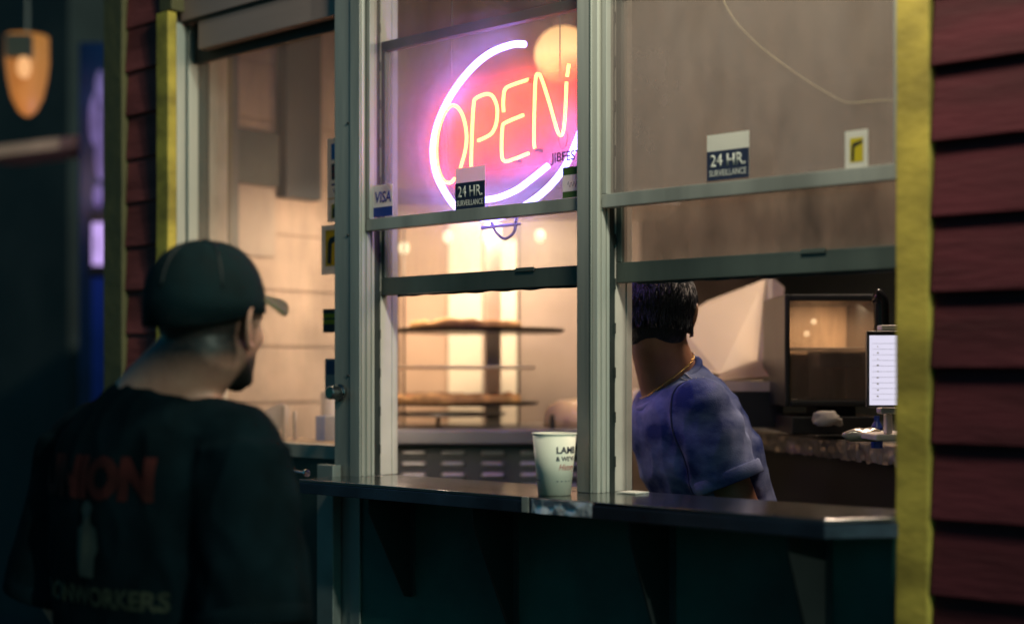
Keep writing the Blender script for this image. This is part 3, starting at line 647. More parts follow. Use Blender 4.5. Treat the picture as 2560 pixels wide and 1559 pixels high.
# steel base with louvres
sb = thing('steel_cabinet', 'grey steel cabinet with rows of rounded louvre slots under the pizza warmer', 'cabinet', Q(1200, 1300, 4.1))
kbox(MB(), 905, 1580, 1073, 1110, 3.92, 4.40).build('top', mat('cabinet_top', (0.30, 0.29, 0.29), 0.4, 0.5, .15, 3, 0.1), sb, bevel=0.004)
kbox(MB(), 905, 1580, 1114, 1900, 3.99, 4.38).build('body', mat('cabinet_body', (0.16, 0.16, 0.16), 0.45, 0.5, 0.2, 3, 0.1), sb, bevel=0.002)
LV = mat('louvre_metal', (0.80, 0.76, 0.72), 0.35, 0.6)
M4 = Matrix.Translation((0, -DC, 0)) @ YAW.to_4x4()
for col_, (p0, p1) in enumerate(((925, 960), (1000, 1067), (1101, 1164), (1202, 1262), (1300, 1360), (1400, 1460))):
    lv = MB()
    for row in range(7):
        zz = HC - (1132 + row * 28 - YH) / F_PX * 3.97
        a, b = (p0 - 1280) / F_PX * 3.97, (p1 - 1280) / F_PX * 3.97
        rg = []
        for i in range(15):
            t_ = i / 14; rr = 0.0075 * math.sqrt(max(0.02, 1 - max(0, abs(t_ * 2 - 1) - .86) ** 2 / .0196))
            rg.append([M4 @ Vector((a + (b - a) * t_, 3.989 - rr * 1.1 * math.sin(q), zz + rr * math.cos(q))) for q in (math.pi * k / 8 for k in range(9))])
        lv.rings(rg, cap=True, closed=True)
    lv.build('louvre_column', LV, sb, smooth=True)
emitlight('louvre_fill_light', Q(968, 1000, 3.60), 1.3, (1.0, .80, .62), 0.05, 'POINT')  # added lamp without fixture, brightens the louvres from the left
# white dome lid and dark post at the right of the rack
q = Q(1450, 1068, 4.1); dm = MB(); dm.lathe([(0.105, 0), (0.104, .03), (0.092, .06), (0.06, .076), (0.001, .08)], (q.x, q.y, HC - (1073 - YH) / F_PX * 3.92 + .001), 36)
tag(set_origin(dm.build('warming_lid', mat('warm_lid', (0.9, 0.62, 0.38), 0.4), smooth=True), (q.x, q.y, q.z)), 'rounded pale orange lid on the steel cabinet right of the pizza rack', 'lid')
q = Q(1381, 1068, 3.97); sh = MB(); z_ = HC - (1073 - YH) / F_PX * 3.92 + .001
sh.lathe([(0.008, 0), (0.008, .026), (0.006, .030), (0.006, .038), (0.0005, .038)], (q.x, q.y, z_), 16)
tag(set_origin(sh.build('shaker', BLACK, smooth=False), (q.x, q.y, z_)), 'tiny black shaker standing in front of the pale orange lid', 'shaker')
# globe lamp
gq = Q(1408, 138, 4.1)
gl = thing('globe_lamp', 'round glowing orange globe lamp behind the end of the neon sign', 'lamp', gq)
def globe_mat():
    m, n, l, b = nt('globe_glow'); MATS['globe_glow'] = m
    b.inputs['Base Color'].default_value = (0.9, 0.6, 0.3, 1); b.inputs['Emission Strength'].default_value = 1.5
    tc = n.new('ShaderNodeTexCoord'); sp = n.new('ShaderNodeSeparateXYZ'); l.new(tc.outputs['Generated'], sp.inputs[0])
    rp = n.new('ShaderNodeValToRGB'); l.new(sp.outputs['Z'], rp.inputs['Fac'])
    rp.color_ramp.elements[0].color = (1.15, 0.30, 0.10, 1); rp.color_ramp.elements[1].color = (1.3, 0.62, 0.22, 1)
    e = rp.color_ramp.elements.new(0.5); e.color = (1.6, 0.98, 0.40, 1)
    l.new(rp.outputs['Color'], b.inputs['Emission Color']); return m
MB().ell(gq, 0.083, None, 40).build('globe', globe_mat(), gl, smooth=True)
MB().tube([gq + Vector((0, 0, .084)), Vector((gq.x, gq.y, 2.79))], 0.006, 10).lathe([(0.03, 0), (0.03, .02), (0.012, .035)], gq + Vector((0, 0, .078)), 20).build('stem', BLACK, gl, smooth=False)
emitlight('globe_glow', gq + Vector((0, -.10, -.14)), 2.2, (1.0, 0.62, 0.30), 0.07, 'POINT')
# things on the kitchen's side wall seen through the door glass
def wbox(px0, px1, py0, py1, th, x=-3.4115):
    a, b = PX(px0, py0, x), PX(px1, py0, x); c = PX((px0 + px1) / 2, py0, x).z; d = PX((px0 + px1) / 2, py1, x).z
    return MB().box(x, x + th, min(a.y, b.y), max(a.y, b.y), d, c)
tag(wbox(690, 778, -300, 500, 0.05).build('steel_duct', mat('dark_duct', (0.035, 0.04, 0.05), 0.5, .3), bevel=0.003), 'dark vertical duct on the side wall, seen through the door glass', 'duct')
tag(wbox(583, 682, 468, 640, 0.012).build('tan_board', mat('board_tan', (0.34, 0.27, 0.23), 0.6, 0, .08, 4), bevel=0.002), 'plain tan board hanging behind the door glass, left of the duct', 'board')
tag(wbox(556, 582, -300, 900, 0.03).build('wall_stud', mat('stud_grey', (0.12, 0.12, 0.12), 0.6, 0, .15, 3), bevel=0.002), 'dark upright strip on the side wall, leftmost behind the door glass', 'strip')
tag(wbox(585, 689, 330, 462, 0.02).build('dark_cover', mat('cover_dark', (0.06, 0.07, 0.07), 0.6, 0, .4, 6), bevel=0.002), 'dark grey cover plate right above the tan board behind the door glass', 'cover')
# shelf inside the door with small things on it
ZL = 1.3245
shf = tag(MB().box(-3.18, -2.66, 0.10, 0.24, ZL - .035, ZL - .0005).build('inner_shelf', mat('inner_shelf', (0.42, 0.27, 0.16), 0.5, 0, .3, 12), bevel=0.002), 'narrow brown shelf behind the lower edge of the door glass', 'shelf')
q = Q(682, 1050, 3.77)
sp_ = thing('tilted_bowl', 'white ribbed oval bowl leaning on the shelf behind the door glass', 'bowl', (q.x, q.y, ZL))
Rb = Matrix.Rotation(math.radians(-38), 3, FWD) @ YAW @ Matrix.Rotation(math.radians(80), 3, 'X')
bw = MB(); rr_ = []
for k, (r_, h_) in enumerate([(0.052, 0), (0.053, .003), (0.050, .003), (0.044, -.004), (0.030, -.010), (0.001, -.013), (0.001, -.016), (0.032, -.013), (0.048, -.006)]):
    rr_.append([q + Rb @ Vector((r_ * math.cos(w), r_ * .62 * math.sin(w), h_)) for w in (2 * math.pi * j / 40 for j in range(40))])
bw.rings(rr_)
bw.build('bowl_shell', mat('ribbed_white', (0.80, 0.72, 0.66), 0.45, 0, .06, 4), sp_, smooth=True)
for px, py in ((667, 1067), (686, 1071), (712, 1073)): MB().ell(Q(px, py, 3.748), 0.0024, None, 10).build('dot', BLACK, sp_, smooth=True)
for (px, y0p, y1p, w_, lab) in ((608, 1040, 1078, .004, 'thin pale stick upright on the shelf, leftmost behind the door glass'), (712, 1015, 1050, .007, 'pale stub standing beside the white oval bowl'), (737, 1028, 1098, .004, 'thin pale stick upright right of the white oval bowl')):
    zq = (0.16 + DC) / ray(px).y; q = Q(px, y1p, zq); zt_ = HC - (y0p - YH) / F_PX * zq
    tag(set_origin(MB().box(q.x - w_, q.x + w_, q.y - w_, q.y + w_, ZL, zt_).build('straw_holder' if w_ > .005 else 'stir_stick', mat('pale_wood', (0.72, 0.60, 0.50), 0.6), bevel=0.001), (q.x, q.y, ZL)), lab, 'stick', None if w_ > .005 else 'sticks standing on the inner shelf')
a, b = Q(789, 1095, 3.64), Q(812, 1095, 3.64)
bb = thing('carton', 'blue and white carton on the shelf beside the door stile', 'carton', (b.x, b.y, ZL))
zt_ = HC - (1040 - YH) / F_PX * 3.64
kb = lambda px0, px1, zt__, Z0, Z1: MB().box((px0 - 1280) / F_PX * Z0, (px1 - 1280) / F_PX * Z0, Z0, Z1, ZL, zt__, M4)
kb(789, 812, zt_, 3.64, 3.70).build('blue_side', flat('carton_blue', (0.01, 0.10, 0.34)), bb, bevel=0.001)
kb(812.3, 850, zt_ + .0, 3.64, 3.70).build('white_side', flat('carton_grey', (0.30, 0.33, 0.36)), bb, bevel=0.001)
q = Q(830, 1040, 3.80)
mg = MB(); mg.lathe([(0.030, 0), (0.030, .12), (0.026, .125), (0.0005, .125)], (q.x, q.y, ZL), 28)
tag(set_origin(mg.build('paper_cup_stack', mat('cup_stack', (0.75, 0.66, 0.58), 0.5, 0, .05, 30), smooth=False), (q.x, q.y, ZL)), 'stack of pale paper cups behind the carton, next to the door stile', 'cups')

# ---------------- right half of the kitchen
ZB = 1.335
bc = thing('back_counter', 'dark back counter with crinkled shiny plastic hanging over its edge', 'counter', PH(2050, 1100, ZB))
e0, e1 = PH(1840, 1077, ZB), PH(2300, 1122, ZB)
dv = (e1 - e0).normalized(); dn = Vector((-dv.y, dv.x, 0));  dn = dn if dn.dot(FWD) > 0 else -dn
e0 = e0 - dv * .5; e1 = e1 + dv * .3
MB().prism([e0, e1, e1 + dn * .75, e0 + dn * .75], (0, 0, -.03)).build('worktop', mat('worktop', (0.05, 0.05, 0.05), 0.35), bc, bevel=0.003)
MB().prism([e0 + dn * .03 + Vector((0, 0, -.031)), e1 + dn * .03 + Vector((0, 0, -.031)), e1 + dn * .72 + Vector((0, 0, -.031)), e0 + dn * .72 + Vector((0, 0, -.031))], (0, 0, -1.26)).build('cabinet_body', mat('dark_cabinet', (0.018, 0.018, 0.018), 0.5), bc)
fl = MB(); n = 260; L = (e1 - e0).length; rows = 9; gr = []
for i in range(n + 1):
    s_ = L * i / n; r_ = []
    dpt = 0.046 + .010 * noise.noise(Vector((s_ * 40, 0, 4)))
    for j in range(rows + 1):
        t_ = j / rows
        off = .009 * noise.noise(Vector((s_ * 75, t_ * 2, 1))) + .006 * t_ * noise.noise(Vector((s_ * 25, t_, 8)))
        if j == 0: p = e0 + dv * s_ + dn * .05 + Vector((0, 0, .003 + .003 * noise.noise(Vector((s_ * 50, 0, 0)))))
        else: p = e0 + dv * s_ - dn * (.006 + abs(off)) + Vector((0, 0, .004 - dpt * (j - 1) / (rows - 1)))
        r_.append(fl.bm.verts.new(p))
    gr.append(r_)
for i in range(n):
    for j in range(rows): fl.bm.faces.new((gr[i][j], gr[i + 1][j], gr[i + 1][j + 1], gr[i][j + 1]))
fl.build('plastic_film', mat('plastic_film', (0.30, 0.25, 0.20), 0.12, 0.2, .3, 8, spec=1), bc, smooth=True)
# open white box leaning
def prismpx(pts, Z, th):
    return MB().prism([Q(px, py, z_) for (px, py, z_) in pts], FWD * th)
ob = thing('open_box', 'open white takeaway box with its big lid up, behind the clerk', 'box', Q(1850, 930, 3.75))
prismpx([(1650, 905, 3.8), (1690, 800, 3.86), (1770, 752, 3.92), (1915, 697, 3.95), (1894, 900, 3.78), (1800, 935, 3.72)], 0, 0.006).build('lid', mat('lid_card', (0.55, 0.44, 0.33), 0.6, 0, .05, 5), ob, bevel=0.001)
prismpx([(1917, 697, 3.94), (1932, 694, 3.93), (1962, 718, 3.82), (1936, 922, 3.66), (1896, 900, 3.77)], 0, 0.006).build('flap', mat('flap_card', (0.36, 0.31, 0.28), 0.6), ob, bevel=0.001)
prismpx([(1800, 937, 3.72), (1896, 902, 3.77), (1936, 924, 3.66), (1950, 938, 3.62), (1790, 950, 3.62)], 0, 0.02).build('tray', mat('tray_card', (0.35, 0.25, 0.18), 0.7), ob)
sk = thing('box_stack', 'closed white box lying under the open takeaway box', 'box', Q(1880, 980, 3.7))
kbox(MB(), 1770, 1952, 953, 978, 3.62, 3.95).build('box_side', mat('box_white', (0.52, 0.42, 0.32), 0.6), sk, bevel=0.001)
kbox(MB(), 1770, 1958, 979, 1068, 3.62, 3.95).build('dark_crate', BLACK, sk)
# glass fronted display case, its lit inside replaces brown reflections on dark glass
gc = thing('glass_case', 'black framed glass display case, lit inside in place of brown reflections, left of the tablet', 'display case', Q(2080, 1015, 3.5))
Z0 = 3.42
kbox(kbox(kbox(kbox(MB(), 1962, 1976, 735, 1016, Z0, Z0 + .3), 2188, 2205, 735, 1016, Z0, Z0 + .3), 1976.2, 2187.8, 735, 752, Z0, Z0 + .3), 1976.2, 2187.8, 1000, 1016, Z0, Z0 + .3).build('frame', BLACK, gc, bevel=0.004)
kbox(MB(), 1970, 2200, 740, 1012, Z0 + .301, Z0 + .315).build('back', mat('case_back', (0.50, 0.33, 0.21), 0.5, 0, .3, 5, contrast=(.3, .7)), gc)
kbox(kbox(MB(), 1977, 2187, 868, 874, Z0 + .02, Z0 + .29), 2050, 2170, 874.3, 918, Z0 + .12, Z0 + .28).build('shelf', mat('case_shelf', (0.12, 0.10, 0.09), 0.4), gc, bevel=0.002)
kbox(MB(), 1977, 2187, 753, 999, Z0 + .006, Z0 + .009).build('pane', glass('case_glass', 0.12, 0.34, dcol=(0.75, .55, .42)), gc)
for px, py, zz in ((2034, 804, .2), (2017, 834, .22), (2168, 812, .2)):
    MB().ell(Q(px, py, Z0 + zz), 0.008, None, 14).build('bulb', emit('glass_glint', (1.0, 0.62, 0.32), 1.6), gc, smooth=True)  # glowing specks added as reflections on the case glass
emitlight('added_case_light', Q(2080, 765, Z0 + .16), 1.2, WARM, 0.20, 'AREA', Q(2080, 1000, Z0 + .2), 0.1)  # added lamp, its warm light replaces a reflection on the glass
hose = MB().tube(spline([Q(2212, 1030, 3.3), Q(2205, 900, 3.3), Q(2203, 780, 3.3), Q(2201, 752, 3.3), Q(2194, 742, 3.3), Q(2186, 738, 3.3)], 8), 0.018, 12)
tag(hose.build('black_arm', mat('glossy_black', (0.01, 0.01, 0.012), 0.15), smooth=True), 'bent glossy black arm rising behind the white tablet', 'arm')
kb2 = kbox(MB(), 2040, 2140, 1016.5, 1040, 3.5, 3.62)
tag(kbox(kb2, 1980, 2200, 1041, 1085, 3.40, 3.75).build('case_base', BLACK, bevel=0.003), 'black stepped base under the glass display case', 'base')
# tablet on its stand
tb = thing('tablet', 'white lit order tablet in a black frame beside the yellow board', 'tablet', Q(2215, 1015, 2.85))
kbox(MB(), 2168, 2282, 827, 1018, 2.85, 2.865).build('body', BLACK, tb, bevel=0.002)
kbox(MB(), 2174, 2276, 838, 1012, 2.8485, 2.8497).build('screen', emit('tablet_screen', (0.80, 0.76, 0.92), 0.95), tb)
ln = MB()
for i in range(11): kbox(ln, 2180, 2274, 858 + i * 14, 858.7 + i * 14, 2.8478, 2.8484)
ln.build('list_line', flat('list_grey', (0.5, 0.5, 0.6)), tb)
ln = MB()
for i in range(10):
    if i: kbox(ln, 2192 + random.random() * 2, 2195 + random.random() * 2, 849 + i * 15.5, 852 + i * 15.5, 2.8466, 2.8476)
ln.build('list_mark', flat('list_ochre', (0.45, 0.38, 0.2)), tb)
ts = thing('tablet_stand', 'white bracket stand holding the lit tablet', 'stand', Q(2225, 1100, 2.95))
SWT = mat('stand_white', (0.75, 0.68, 0.60), 0.4)
zc_ = ZB
kbox(MB(), 2205, 2300, 812, 826, 2.86, 2.90).build('top_grip', SWT, ts, bevel=0.002)
kbox(kbox(MB(), 2203, 2300, 1019, 1034, 2.86, 2.90), 2216, 2232, 1034.5, 1085, 2.88, 2.905).build('arm', SWT, ts, bevel=0.003)
kbox(MB(), 2190, 2300, 1085.5, 1102, 2.86, 3.05).build('foot', SWT, ts, bevel=0.003)
# clutter
def lump(name, label, cat, c, r, m, rot=None, seed=1, n=24, amp=.25):
    b = MB(); b.ell((0, 0, 0), r, rot, n)
    for v in b.bm.verts:
        c0 = v.co.copy(); v.co *= 1 + amp * (noise.noise(c0 * 30 + Vector((seed * 9.1, 0, 0))) + .6 * noise.noise(c0 * 90 + Vector((0, seed, 3)))); v.co.z = max(v.co.z, -r[2] * .7)
    me_o = b.build(name, m, None, smooth=True); me_o.location = c
    return tag(me_o, label, cat)
lump('paper_bundle', 'crumpled pale paper bundle on the back counter, left of the display case base', 'paper', PH(1930, 1078, ZB) + dn * .10 + Vector((0, 0, .016)), (0.055, 0.03, 0.016), mat('pale_paper', (0.34, 0.28, 0.23), 0.6, 0, .2, 15), YAW, 2)
lump('paper_bag', 'folded white paper bag end beside the black case base', 'paper bag', Q(2078, 1050, 3.36), (0.034, 0.014, 0.020), mat('white_paper', (0.42, 0.38, 0.34), 0.6), YAW, 3, amp=.7)
lump('plastic_wrap', 'small heap of clear plastic wrap before the tablet stand', 'plastic wrap', Q(2160, 1088, 3.0), (0.035, 0.02, 0.018), mat('wrap', (0.45, 0.38, 0.30), 0.15, 0.1, .3, 30), YAW, 4, amp=.5)
q = Q(2192, 1060, 3.08)
sy = MB(); sy.lathe([(0.013, 0), (0.013, .045), (0.006, .058), (0.006, .07), (0.0005, .07)], (q.x, q.y, ZB + .001), 20)
tag(set_origin(sy.build('blue_bottle', flat('bottle_blue', (0.01, 0.03, 0.20), .3), smooth=False), (q.x, q.y, ZB)), 'small dark blue bottle behind the tablet stand', 'bottle')
# white slip on the counter by the clerk
qa, qb = PH(1584, 1228, ZC), PH(1626, 1232, ZC)
tag(MB().box(qa.x, qb.x, 0.030, 0.075, ZC + .0010, ZC + .0035).build('paper_slip', WHITE), 'thin white slip lying on the counter at the foot of the window post', 'paper')
tag(lump('glass_jar', 'bright glinting jar far behind the clerk, left of his shoulder', 'jar', Q(1592, 1015, 3.9), (0.016, 0.016, 0.05), mat('jar_pale', (0.85, 0.72, 0.58), 0.2), None, 5, amp=.05), 'bright glinting jar behind the left of the clerk\'s shoulder', 'jar')
emitlight('pane_fill_light', (-1.55, 1.25, 2.55), 22.0, (1.0, 0.76, 0.56), 0.10, 'AREA', (-1.55, 1.0, 0), 0.9)  # added lamp without fixture, lights the right panes from behind

# ================================================================== LEFT BACKGROUND
nb = thing('neighbour_building', 'dark neighbouring building far left with a lit ledge', 'building', (-8.6, 1.2, 0))
NBW = mat('night_wall', (0.03, 0.035, 0.035), 0.7, 0, .4, 2)
MB().box(-14, -7.4, 2.2, 2.5, 0, 5).build('wall', NBW, nb)
a, b = Q(-80, 372, 6.6), Q(192, 337, 6.6)
MB().prism([a, b, b + Vector((0, 0, -.055)), a + Vector((0, 0, -.055))], (0.0, 0.25, 0)).build('ledge', mat('ledge_tan', (0.40, 0.27, 0.2), 0.6), nb, bevel=0.004)
vm = thing('drinks_machine', 'blue drinks machine with a lilac lit panel beyond the stand corner', 'vending machine', Q(240, 1800, 6.4))
def vmbox(mb, px0, px1, py0, py1, Z0, Z1): return kbox(mb, px0, px1, py0, py1, Z0, Z1)
vmbox(MB(), 196, 330, 105, 1720, 6.40, 6.9).build('cabinet', mat('machine_blue', (0.006, 0.03, 0.12), 0.35, 0, .4, 3, col2=(0.003, 0.012, 0.06)), vm, bevel=0.01)
sw = MB()
for (px, py, w_, h_) in ((250, 230, 14, 55), (240, 300, 18, 70), (252, 400, 16, 50), (245, 490, 12, 30), (262, 330, 10, 60)):
    q = Q(px, py, 6.392); rg_ = []
    s1 = w_ / F_PX * 6.4; s2 = h_ / F_PX * 6.4
    sw.prism([q + RGT * (s1 * math.cos(w)) + Vector((0, 0, s2 * math.sin(w))) for w in (2 * math.pi * j / 20 for j in range(20))], FWD * .006)
sw.build('swirl_graphic', mat('machine_violet', (0.30, 0.22, 0.55), 0.4, 0, .3, 6), vm)
vmbox(MB(), 219, 300, 528, 690, 6.37, 6.398).build('panel_frame', BLACK, vm, bevel=0.02)
vmbox(MB(), 229, 290, 556, 662, 6.350, 6.366).build('lit_panel', emit('lilac_panel', (0.62, 0.42, 0.95), 0.95), vm, bevel=0.004)
vmbox(MB(), 239, 242, 590, 634, 6.344, 6.349).build('panel_mark', BLACK, vm)
vmbox(MB(), 230, 300, 692, 1500, 6.385, 6.397).build('lower_panel', mat('machine_deep_blue', (0.015, 0.05, 0.38), 0.3), vm)
wp = Q(68, 180, 6.0)
wlp = thing('wall_lamp', 'hanging orange cone lamp glowing at far left above the ledge', 'lamp', wp)
sz = 1 / F_PX * 6.0
shade = MB(); shade.lathe([(52 * sz, 88 * sz), (53 * sz, 20 * sz), (48 * sz, -20 * sz), (38 * sz, -65 * sz), (22 * sz, -98 * sz), (8 * sz, -110 * sz), (0.5 * sz, -112 * sz)], wp, 32)
shade.build('lamp_shade', emit('orange_shade', (0.62, 0.235, 0.055), 0.50, (0.3, 0.12, 0.03)), wlp, smooth=True)
MB().ell(Q(60, 168, 5.88), (17 * sz, 17 * sz, 28 * sz), None, 20).build('bulb', emit('lamp_bulb', (1.0, 0.50, 0.20), 0.95), wlp, smooth=True)
kbox(MB(), 14, 74, 86, 140, 5.86, 5.90).build('lamp_bracket', mat('bracket_grey', (0.06, 0.07, 0.06), .6), wlp)
MB().tube([wp + Vector((0, 0, 88 * sz)), wp + Vector((0, 0, 2.2))], 0.012, 8).build('cord', BLACK, wlp)
emitlight('wall_lamp_glow', wp + Vector((0.15, -0.3, -0.35)), 2.5, (1.0, .5, .2), .1, 'POINT')
emitlight('machine_fill_light', Q(215, 420, 5.9), 3, (.6, .5, 1.0), .1, 'POINT')  # added lamp hanging before the cabinet to brighten it

# ================================================================== PEOPLE
def hand(mb, wrist, dirv, palm_n, side, s=1.0):
    dirv = dirv.normalized(); palm_n = (palm_n - dirv * palm_n.dot(dirv)).normalized(); across = dirv.cross(palm_n) * side
    pc_ = wrist + dirv * .045
    for k in (-.026, -.009, .009, .026):
        mb.caps(wrist + across * k * .7 + dirv * .012, .014, wrist + dirv * .088 + across * k, .011, 10)
    for k, L in ((-.030, .058), (-.010, .074), (.010, .080), (.030, .070)):
        b0 = wrist + dirv * .088 + across * k; d1 = (dirv + palm_n * .25).normalized(); d2 = (dirv + palm_n * .8).normalized()
        b1 = b0 + d1 * L * .5; b2 = b1 + d2 * L * .5
        mb.caps(b0, .0095, b1, .0085, 8); mb.caps(b1, .0085, b2, .0075, 8)
    t0 = wrist + dirv * .030 + across * .034; t1 = t0 + (dirv * .6 + across * .7 + palm_n * .3).normalized() * .036; t2 = t1 + (dirv * .9 + across * .2 + palm_n * .4).normalized() * .030
    mb.caps(t0 - across * .012, .013, t1, .0105, 8); mb.caps(t1, .0105, t2, .0085, 8)
def head(mb, c, R, s=1.0):
    def v(x, y, z): return c + R @ (Vector((x, y, z)) * s)
    mb.ell(v(0, -.012, .030), (0.076 * s, .096 * s, .088 * s), R, 28)
    mb.ell(v(0, .020, -.010), (0.068 * s, .072 * s, .090 * s), R, 24)
    mb.ell(v(0, .038, -.062), (0.050 * s, .050 * s, .042 * s), R, 20)
    mb.ell(v(0, .066, -.098), (0.022 * s, .018 * s, .018 * s), R, 16)
    for sd in (-1, 1):
        mb.caps(v(.052 * sd, -.002, -.045), .020 * s, v(.026 * sd, .056, -.092), .016 * s, 12)
        mb.ell(v(.044 * sd, .058, -.022), (.020 * s, .016 * s, .018 * s), R, 12)
        mb.caps(v(.016 * sd, .086, .020), .009 * s, v(.045 * sd, .074, .018), .009 * s, 8)
    mb.caps(v(0, .086, .010), .008 * s, v(0, .108, -.026), .011 * s, 10)
    mb.ell(v(.010, .100, -.030), .008 * s, None, 8); mb.ell(v(-.010, .100, -.030), .008 * s, None, 8)
    mb.caps(v(-.018, .088, -.054), .007 * s, v(.018, .088, -.054), .007 * s, 8)
    mb.caps(v(-.015, .086, -.066), .008 * s, v(.015, .086, -.066), .008 * s, 8)
def ears(c, R, s, m, parent):
    for sd in (-1, 1):
        def v(x, y, z): return c + R @ (Vector((x * sd, y, z)) * s)
        e = MB(); Re = R @ Matrix.Rotation(math.radians(28 * sd), 3, 'Z')
        e.ell(v(.078, -.004, -.008), (.006 * s, .016 * s, .026 * s), Re, 14)
        pts = [v(.074, .012, .012), v(.082, .004, .026), v(.090, -.012, .026), v(.094, -.022, .010), v(.091, -.022, -.010), v(.084, -.012, -.028), v(.077, .002, -.038), v(.073, .008, -.030)]
        e.tube(spline(pts, 5), lambda t: (.0042 + .0035 * max(0, (t - .7) / .3) * (1 - max(0, (t - .9) * 8))) * s, 10)
        link('ear', bake(e, .0022, 4), m, parent)
def skin_mat(name, base, hair=None, hz0=0, hc=None, hdir=None, noise_s=60):
    m, n, l, b = nt(name); MATS[name] = m
    tc = n.new('ShaderNodeTexCoord'); nz = n.new('ShaderNodeTexNoise'); nz.inputs['Scale'].default_value = 18; l.new(tc.outputs['Object'], nz.inputs['Vector'])
    rp = n.new('ShaderNodeValToRGB'); rp.color_ramp.elements[0].position = .3; rp.color_ramp.elements[1].position = .7
    rp.color_ramp.elements[0].color = (base[0] * .85, base[1] * .75, base[2] * .75, 1); rp.color_ramp.elements[1].color = (*base, 1)
    l.new(nz.outputs['Fac'], rp.inputs['Fac'])
    b.inputs['Roughness'].default_value = .5; b.inputs['Subsurface Weight'].default_value = .08; b.inputs['Subsurface Radius'].default_value = (.02, .008, .004)
    col = rp.outputs['Color']
    if hair:
        at = n.new('ShaderNodeAttribute'); at.attribute_name = 'hair'
        mx = n.new('ShaderNodeMix'); mx.data_type = 'RGBA'; mx.inputs['B'].default_value = (*hair, 1)
        n3 = n.new('ShaderNodeTexNoise'); n3.inputs['Scale'].default_value = 260; l.new(tc.outputs['Object'], n3.inputs['Vector'])
        ma = n.new('ShaderNodeMath'); ma.operation = 'MULTIPLY_ADD'; ma.inputs[1].default_value = .5; l.new(n3.outputs['Fac'], ma.inputs[0]); 
        sb_ = n.new('ShaderNodeMath'); sb_.operation = 'SUBTRACT'; sb_.inputs[1].default_value = .25; l.new(at.outputs['Fac'], sb_.inputs[0]); l.new(sb_.outputs[0], ma.inputs[2])
        ml_ = n.new('ShaderNodeMath'); ml_.operation = 'MULTIPLY'; ml_.use_clamp = True; l.new(ma.outputs[0], ml_.inputs[0]); ml_.inputs[1].default_value = 1.0
        l.new(ml_.outputs[0], mx.inputs['Factor']); l.new(col, mx.inputs['A']); col = mx.outputs['Result']
    l.new(col, b.inputs['Base Color'])
    return m
def paint_attr(me, name, fn):
    at = me.attributes.new(name, 'FLOAT', 'POINT')
    for i, v in enumerate(me.vertices): at.data[i].value = fn(v.co)

def torso_rings(mb, M, secs, n=40, e=2.4):
    rings = []
    for (z, cy, rx, ry) in secs:
        ring = []
        for j in range(n):
            q = 2 * math.pi * j / n; c_, s_ = math.cos(q), math.sin(q)
            ring.append(M @ Vector((rx * math.copysign(abs(c_) ** (2 / e), c_), cy + ry * math.copysign(abs(s_) ** (2 / e), s_), z)))
        rings.append(ring)
    mb.rings(rings)
def wrinkle(me, fn):
    nrm = [v.normal.copy() for v in me.vertices]
    for v, nn in zip(me.vertices, nrm): v.co += nn * fn(v.co)
    me.update()

